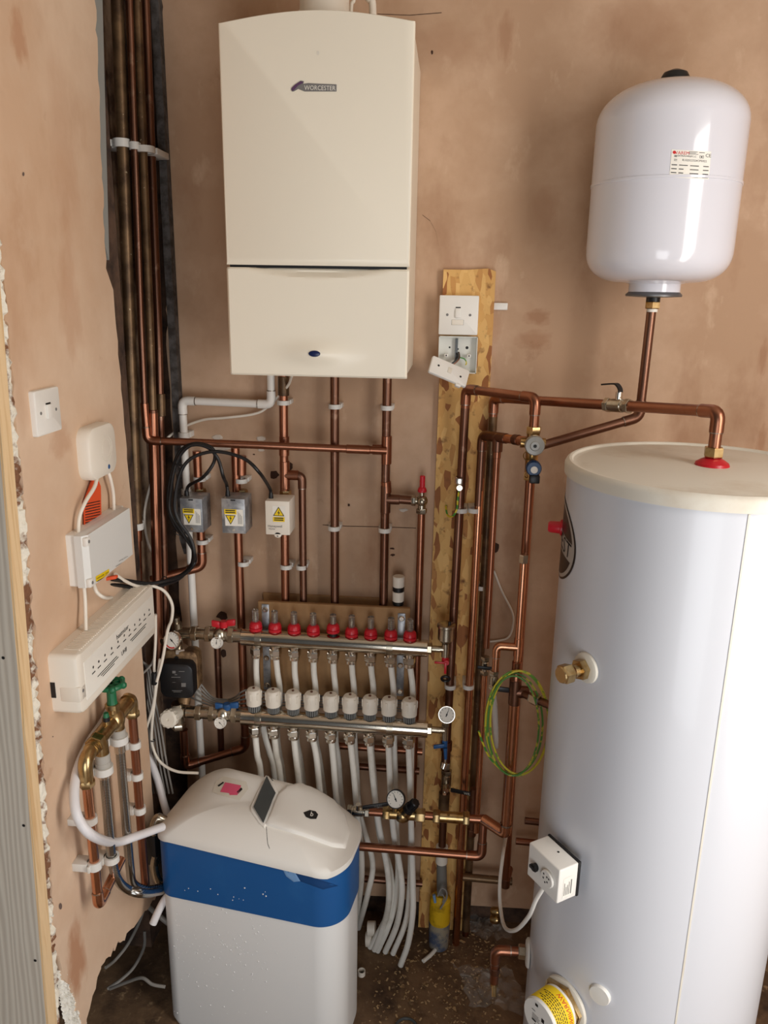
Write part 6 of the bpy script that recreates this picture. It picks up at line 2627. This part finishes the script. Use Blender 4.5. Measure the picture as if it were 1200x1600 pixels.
# water drops
mb = MB()
rr = random.Random(9)
for i in range(190):
    if i < 130:
        x, y = rr.gauss(350, 48), rr.gauss(1480, 36)
    else:
        x, y = rr.uniform(262, 420), rr.uniform(1385, 1590)
    tr = blt if y < 1412 else bt
    p = hit(x, y, tr, .0)
    if p is None or not 258 < x < 470 or y < 1340:
        continue
    s = rr.choice((.0009, .0012, .0012, .0016, .0022))
    d_ = -V3
    lathe(mb, [(s, 0), (s * .8, s * .45), (s * .3, s * .7)], p, d_, 8)
dr = obj('water_drops', mb, mat('water', (226, 226, 226), .04, spec=.8), t)
dr['kind'] = 'stuff'
# hose elbow at the back of the softener
mb = MB()
eb = at(250, 1290, -.40)
t2 = thing('softener_connector', 'black and plated hose connector at the left end of the softener', 'fitting', V((eb.x, -.40, .40)))
x0_ = O3 + V3 * .08
mb = MB()
obox(mb, at(243, 1320, -.385), U3, V3, EZ, (.030, .05, .10), .004)
obj('bracket', mb, M['black'], t2)
mb = MB()
sweep(mb, smooth_path([at(258, 1282, -.39), at(247, 1278, -.395), at(241, 1288, -.40), at(241, 1302, -.40)]), .012, 14)
obj('upper_elbow', mb, M['nickel'], t2)
mb = MB()
sweep(mb, smooth_path([at(243, 1335, -.40), at(241, 1352, -.40), at(246, 1372, -.40), at(257, 1384, -.395)]), .012, 14)
obj('lower_elbow', mb, M['nickel'], t2)

# ------------------------------------------------------------------ plumbing low on the left wall
XL = -.755
Lp = lambda x, y, X_=XL: atX(x, y, X_)
WL = (XW - XL, 0, 0)
f0, f1 = Lp(140, 1205), Lp(149, 1424)
yv = (f0.y + f1.y) / 2
r = Run('copper_pipe', 'bright copper pipe low on the left wall under the brass elbow', 'pipe', V((XL, yv, f1.z)), 'copper_bright', .0108)
back = Lp(183, 1350)
zb0 = f1.z
back2 = V((XL, yv + .13, zb0 + .02))
r.path([V((XL, yv, f0.z + .02)), V((XL, yv, zb0)), back2], m='copper_bright')
zc1, zc2_ = Lp(143, 1278).z, Lp(147, 1352).z
clip((XL, yv, zc1), EZ, WL, .0108, 'white clip on the bright copper pipe by the left wall, beside the white hose', .016)
clip((XL, yv, zc2_), EZ, WL, .0108, 'lowest white clip on the bright copper pipe by the left wall', .020, ear=1)
el = V((XL, yv, Lp(142, 1205).z))
t = thing('mains_valve', 'brass valve block with green handwheel on the left wall', 'valve', el)
# brass elbow at the near end
h1 = Lp(153, 1168)
hy = at(0, 0, 0)
ye = Lp(160, 1165).y
zt_ = Lp(150, 1165).z
mb = MB()
sweep(mb, fillet([V((XL, yv, el.z - .01)), V((XL, yv, zt_)), V((XL, yv + .045, zt_ + .005))], .026), .0155, 18)
hexnut(mb, V((XL, yv, el.z - .022)), V((XL, yv, el.z - .004)), .0175)
for k in range(3):
    ring(mb, V((XL, yv + .030 + k * .006, zt_ + .003)), V((XL, yv + .033 + k * .006, zt_ + .003)), .0175, .014, 20)
obj('elbow', mb, M['brass'], t, angle=30)
mb = MB()
hexnut(mb, V((XL, yv + .045, zt_ + .005)), V((XL, yv + .070, zt_ + .005)), .022)
obj('union_nut', mb, M['brass'], t, smooth=False)
gp = Lp(178, 1130)
y2 = gp.y
zb1 = zt_ + .008
mb = MB()
cyl(mb, V((XL, yv + .068, zb1)), V((XL, y2 + .085, zb1)), .0185, n=24)
ball(mb, V((XL, y2, zb1)), .026, 20)
cyl(mb, V((XL, y2, zb1)), V((XL, y2, zb1 + .042)), .014)
hexnut(mb, V((XL, y2, zb1 + .030)), V((XL, y2, zb1 + .044)), .017)
cyl(mb, V((XL, yv + .082, zb1)), V((XL, yv + .082, zb1 - .045)), .015)
cyl(mb, V((XL, y2 + .020, zb1)), V((XL, y2 + .020, zb1 - .035)), .015)
obj('body', mb, M['brass'], t, angle=30)
mb = MB()
zh = zb1 + .040
lathe(mb, [(.013, 0), (.011, .012), (.0105, .050), (.014, .054)], V((XL, y2, zh)), EZ, 18)
hz_ = zh + .052
torus(mb, V((XL, y2, hz_)), EZ, .026, .0065, 30, 8)
for k in range(6):
    aa = k * pi / 3
    ball(mb, V((XL + .030 * cos(aa), y2 + .030 * sin(aa), hz_)), .0085, 10)
for k in range(3):
    aa = k * pi / 3
    obox(mb, V((XL, y2, hz_)), (cos(aa), sin(aa), 0), (-sin(aa), cos(aa), 0), EZ, (.05, .008, .007))
obj('handwheel', mb, M['green'], t, label='green handwheel')
mb = MB()
bp_ = V((XL, yv + .070 + .02, zb1))
q_ = Lp(165, 1140)
qb = V((XL + .004, q_.y, zb1 + .012))
cyl(mb, qb, qb + V((0, 0, .012)), .008)
sn = obj('bleed_stem', mb, M['brass'], t)
mb = MB()
cyl(mb, qb + V((0, 0, .012)), qb + V((0, 0, .022)), .0075)
obj('bleed_ring', mb, M['black'], sn)
mb = MB()
cyl(mb, qb + V((0, 0, .022)), qb + V((0, 0, .032)), .007, .0055)
obj('bleed_cap', mb, M['green'], sn)
# far elbow and pipe
mb = MB()
yf_ = Lp(207, 1118).y
zf_ = zb1 - .0
sweep(mb, fillet([V((XL, y2 + .060, zf_ + .004)), V((XL, yf_, zf_ + .004)), V((XL, yf_, zf_ - .045))], .024), .0150, 18)
hexnut(mb, V((XL, yf_, zf_ - .050)), V((XL, yf_, zf_ - .034)), .0175)
ring(mb, V((XL, y2 + .078, zf_ + .004)), V((XL, y2 + .090, zf_ + .004)), .0185, .014)
obj('far_elbow', mb, M['brass'], t, angle=30)
r = Run('copper_pipe', 'shaded copper pipe behind the braided hoses on the left wall', 'pipe', V((XL, yf_, .45)), 'copper', .0108)
r.path([V((XL, yf_, zf_ - .04)), V((XL, yf_, .42))], elbows=False)
for (x, y, lab) in ((207, 1168, 'topmost of three white clips on the shaded pipe behind the braided hoses'), (208, 1221, 'middle of three white clips on the shaded pipe behind the braided hoses'),
                    (209, 1280, 'lowest of three white clips on the shaded pipe behind the braided hoses')):
    clip((XL, yf_, Lp(x, y).z), EZ, WL, .0108, lab, .017)
# braided hoses
yh1 = yv + .082
yh2 = y2 + .020
for k, (y_, X_, pix, lab, dz) in enumerate(((yh1, XL, [(178, 1330), (183, 1368), (200, 1390), (225, 1396), (252, 1392)], 'nearer braided steel hose looping from the green-wheel valve to the softener', .044),
                                    (yh2, XL, [(196, 1330), (199, 1360), (208, 1380), (228, 1390), (255, 1386)], 'farther braided steel hose beside the nearer one, looping to the softener', .034))):
    t = thing('braided_hose', lab, 'hose', V((X_, y_, .45)), 'braided steel hoses')
    ztop = zb1 - dz
    mb = MB()
    cyl(mb, V((X_, y_, ztop)), V((X_, y_, ztop - .022)), .0165, .0165, 24, .002)
    lathe(mb, [(.0172, 0), (.0172, .008), (.0150, .014)], V((X_, y_, ztop - .020)), -EZ, 24)
    obj('grey_nut', mb, mat('grey_nut_plastic', (176, 172, 164), .5), t)
    mb = MB()
    cyl(mb, V((X_, y_, ztop - .030)), V((X_, y_, ztop - .062)), .0125, n=24)
    obj('ferrule', mb, M['chrome'], t)
    e_ = [at(x, y, yy) for (x, y), yy in zip(pix, (y_, y_ + .01, y_ + .03, y_ + .06, -.42))]
    for i in range(2):
        e_[i].y = y_
        e_[i].x = X_
    e_[0] = V((X_, y_, Lp(*pix[0]).z))
    e_[1] = lerp(at(*pix[1], y_), V((X_ + .008, y_, Lp(*pix[1]).z)), .5)
    pth = smooth_path([V((X_, y_, ztop - .058)), V((X_, y_, ztop - .15))] + e_, 10)
    mb = MB()
    sweep(mb, pth, .0108, 16)
    obj('braid', mb, M['braid'], t)
clip(V((XL, yh1, zb1 - .085)), EZ, WL, .0150, 'white clip just under the collar of the nearer braided hose', .018, ear=-1)
clip(V((XL, yh2, zb1 - .062)), EZ, WL, .0150, 'white clip under the collar of the farther braided hose', .018)
clip(V((XL, yh1, Lp(172, 1345).z)), EZ, WL, .0125, 'white clip low on the nearer braided hose, level with the blue band', .016, ear=-1)

# white hoses and cables down the left side
pts = [Lp(176, 1100, -.785), Lp(160, 1130, -.785), Lp(140, 1160, -.785), Lp(122, 1200, -.78), Lp(116, 1240, -.765), Lp(122, 1278, -.745), Lp(145, 1306, -.725), at(180, 1316, -.62), at(215, 1306, -.55), at(254, 1292, -.47)]
cable('white_hose', 'thick white hose sweeping round the copper pipe into the softener back', 'hose', pts, .0105, 'hose_white', 16, res=12)
pts = [at(222, 1148, -.20), at(232, 1180, -.22), at(246, 1218, -.25), at(258, 1262, -.28), at(272, 1300, -.30)]
cable('white_hose', 'straight white hose dropping behind the softener at its left', 'hose', pts, .0105, 'hose_white', 14)
pts = [at(222, 1385, -.32), at(235, 1405, -.34), at(246, 1424, -.36), at(262, 1400, -.37), at(275, 1380, -.37)]
cable('white_hose', 'short white hose end poking down beside the softener under the braided hoses', 'hose', [at(239, 1443, -.44), at(247, 1425, -.43), at(258, 1405, -.42), at(275, 1385, -.40)], .0105, 'hose_white', 14)
cable('white_hose', 'dim white hose crossing behind the braided hose bends', 'hose', [at(214, 1400, -.32), at(232, 1416, -.34), at(250, 1432, -.36), at(275, 1452, -.36)], .0075, 'cable_grey', 12)  # white hose given grey: its dimness is put into the colour
cable('white_cable', 'long white cable falling from the controller end past the pump', 'cable', [at(243, 960, -.26), at(243, 1000, -.25), at(241, 1040, -.24), at(243, 1075, -.24), at(237, 1110, -.24), at(225, 1150, -.25), at(217, 1190, -.26), at(215, 1225, -.26)], .0040, 'plastic_warm', 10)
cable('white_cable', 'white cable crossing below the pump and curving behind the softener', 'cable', [at(250, 1030, -.235), at(246, 1060, -.235), at(241, 1100, -.235), at(237, 1140, -.235), at(238, 1165, -.235), at(250, 1190, -.24), at(275, 1205, -.25), at(310, 1208, -.25)], .0040, 'plastic_warm', 10)
cable('white_cable', 'thin white cable in the dark gap beneath the pump', 'cable', [at(218, 1260, -.22), at(222, 1280, -.24), at(230, 1292, -.26)], .0035, 'plastic_warm', 8)
mb = MB()
obox(mb, at(241, 1060, -.245), EX, EY, (0, .1, 1), (.014, .014, .036), .003)
tag(obj('cable_joint', mb, M['black']), 'small black cable joint left of the pump', 'connector')
mb = MB()
torus(mb, at(239, 1157, -.236), EZ, .0055, .0014, 14, 6)
tag(obj('cable_tie', mb, M['black']), 'small black tie on the white cable under the thermostatic head', 'cable tie', 'black cable ties')
names_ = ['topmost', 'second', 'third', 'fourth', 'lowest']
for k in range(5):
    yy = -.10 - .008 * k
    cable('grey_cable', '%s of the five grey cables bundled between pump and actuators' % names_[k], 'cable',
          [at(292, 1050 + 9 * k, yy + .03), at(308, 1062 + 8 * k, yy), at(330, 1088 + 3.5 * k, yy), at(350, 1093 + 2.5 * k, yy), at(366, 1090 + 3.5 * k, yy), at(385, 1078 + 7 * k, yy), at(420, 1082 + 5 * k, yy + .01), at(500, 1088 + 4 * k, yy + .03), at(640, 1096 + 4 * k, yy + .035)],
          .0026, 'cable_grey', 8, 'grey actuator cables')
for k in range(6):
    xx = k * 4
    cable('grey_cable', '%s of the grey cables hanging in the dark corner behind the controller' % ['leftmost', 'second', 'third', 'fourth', 'fifth', 'rightmost'][k], 'cable',
          [at(208 + xx * .8, 1020 + 3 * k, -.24), at(214 + xx, 1045, -.20), at(220 + xx, 1085, -.20), at(226 + xx * 1.2, 1130, -.22), at(232 + xx * 1.4, 1190, -.22), at(240 + xx * 1.5, 1240, -.24)],
          .0030, 'cable_grey', 8, 'grey corner cables')
cable('grey_cable', 'grey cable looping out beneath the controller toward the pump', 'cable', [at(185, 1050, -.42), at(200, 1060, -.34), at(218, 1056, -.28), at(235, 1040, -.24), at(240, 1030, -.235)], .0032, 'cable_grey', 8)
cable('grey_cable', 'white cable with its shade painted grey, trailing from the wall void across the floor to the softener', 'cable', [at(165, 1512, -.42), at(180, 1500, -.38), at(200, 1475, -.34), at(218, 1440, -.30), at(228, 1410, -.28)], .0045, 'cable_grey', 8)  # white floor cables: shade of the gap put into their grey colour
cable('grey_cable', 'second white cable with its shade painted grey, trailing in the dark gap left of the softener', 'cable', [at(168, 1545, -.42), at(190, 1530, -.40), at(210, 1510, -.36), at(225, 1480, -.32), at(226, 1455, -.30)], .0045, 'cable_grey', 8)
cable('grey_cable', 'short white cable with its shade painted grey, lying on the floor left of the softener foot', 'cable', [at(172, 1545, -.45), at(200, 1534, -.46), at(222, 1528, -.47), at(238, 1538, -.48), at(258, 1542, -.48)], .0045, 'cable_grey', 8)

# ------------------------------------------------------------------ on the floor
p_ = [atZ(x, y, FZ + .006) for x, y in ((684, 1470), (681, 1482), (673, 1492), (661, 1502))]
cable('tube_offcut', 'short white tube offcut lying on the floor in front of the taped mains stub', 'offcut', p_, .0062, 'tube', 12)
c = atZ(565, 1523)
mb = MB()
ring(mb, c, c + V((0, 0, .016)), .0115, .0095, 24)
lathe(mb, [(.0115, .001), (.0095, .001)], c, EZ, 24, cap=True)
tag(obj('pipe_ring', mb, M['plastic_warm']), 'small white plastic ring lying on the floor right of the softener', 'ring')
for (x, y, d_, lab) in ((581, 1425, 0, 'upper white plastic collar lying behind the heating tubes'), (578, 1450, .02, 'lower white plastic collar lying behind the heating tubes')):
    c = at(x, y, -.11)
    mb = MB()
    c.z = FZ + (.022 if d_ else .065)
    ring(mb, c + V((-.012, 0, 0)), c + V((.012, 0, .002)), .022, .017, 28)
    tag(obj('pipe_collar', mb, M['plastic_warm']), lab, 'collar', 'white collars')
# clear film bags
for (x, y, s_, seed, lab) in ((768, 1550, .085, 3, 'crumpled clear plastic film on the floor under the drain pipe'), (760, 1450, .06, 5, 'crumpled clear plastic film in the dark behind the drain pipe')):
    c = atZ(x, y)
    rr = random.Random(seed)
    mb = MB()
    n = 12
    vs = []
    for i in range(n):
        for k in range(n):
            a, b = i / (n - 1) - .5, k / (n - 1) - .5
            e = 1 - .8 * max(abs(a), abs(b))
            vs.append(c + V((a * s_ * 1.9 * (1 + .2 * rr.random()) - b * .05, b * s_ * 1.5 * (1 + .25 * rr.random()), .003 + e * rr.uniform(0, s_ * .55))))
    mb.add(vs, [(i * n + k, i * n + k + 1, (i + 1) * n + k + 1, (i + 1) * n + k) for i in range(n - 1) for k in range(n - 1)])
    tag(obj('plastic_film', mb, M['film'], smooth=False), lab, 'film')
c = atZ(790, 1420, .06)
mb = MB()
c = at(769, 1413, -.10)
c.z = .10
lathe(mb, [(.012, 0), (.014, .006), (.014, .020), (.011, .026)], c, (1, -.4, .3), 16)
lathe(mb, [(.012, 0), (.014, .006), (.014, .020), (.011, .026)], c - V((.0, .0, .03)), (1, -.4, .3), 16)
tag(obj('brass_fitting', mb, M['brass']), 'brass fitting in the dark foot of the tall pipes', 'fitting')
c = atZ(635, 1608)
mb = MB()
torus(mb, V((c.x, c.y, FZ + .005)), EZ, .03, .004, 32, 8)
tag(obj('dark_ring', mb, M['darkgrey']), 'dark ring lying on the floor at the bottom edge of the view', 'ring')
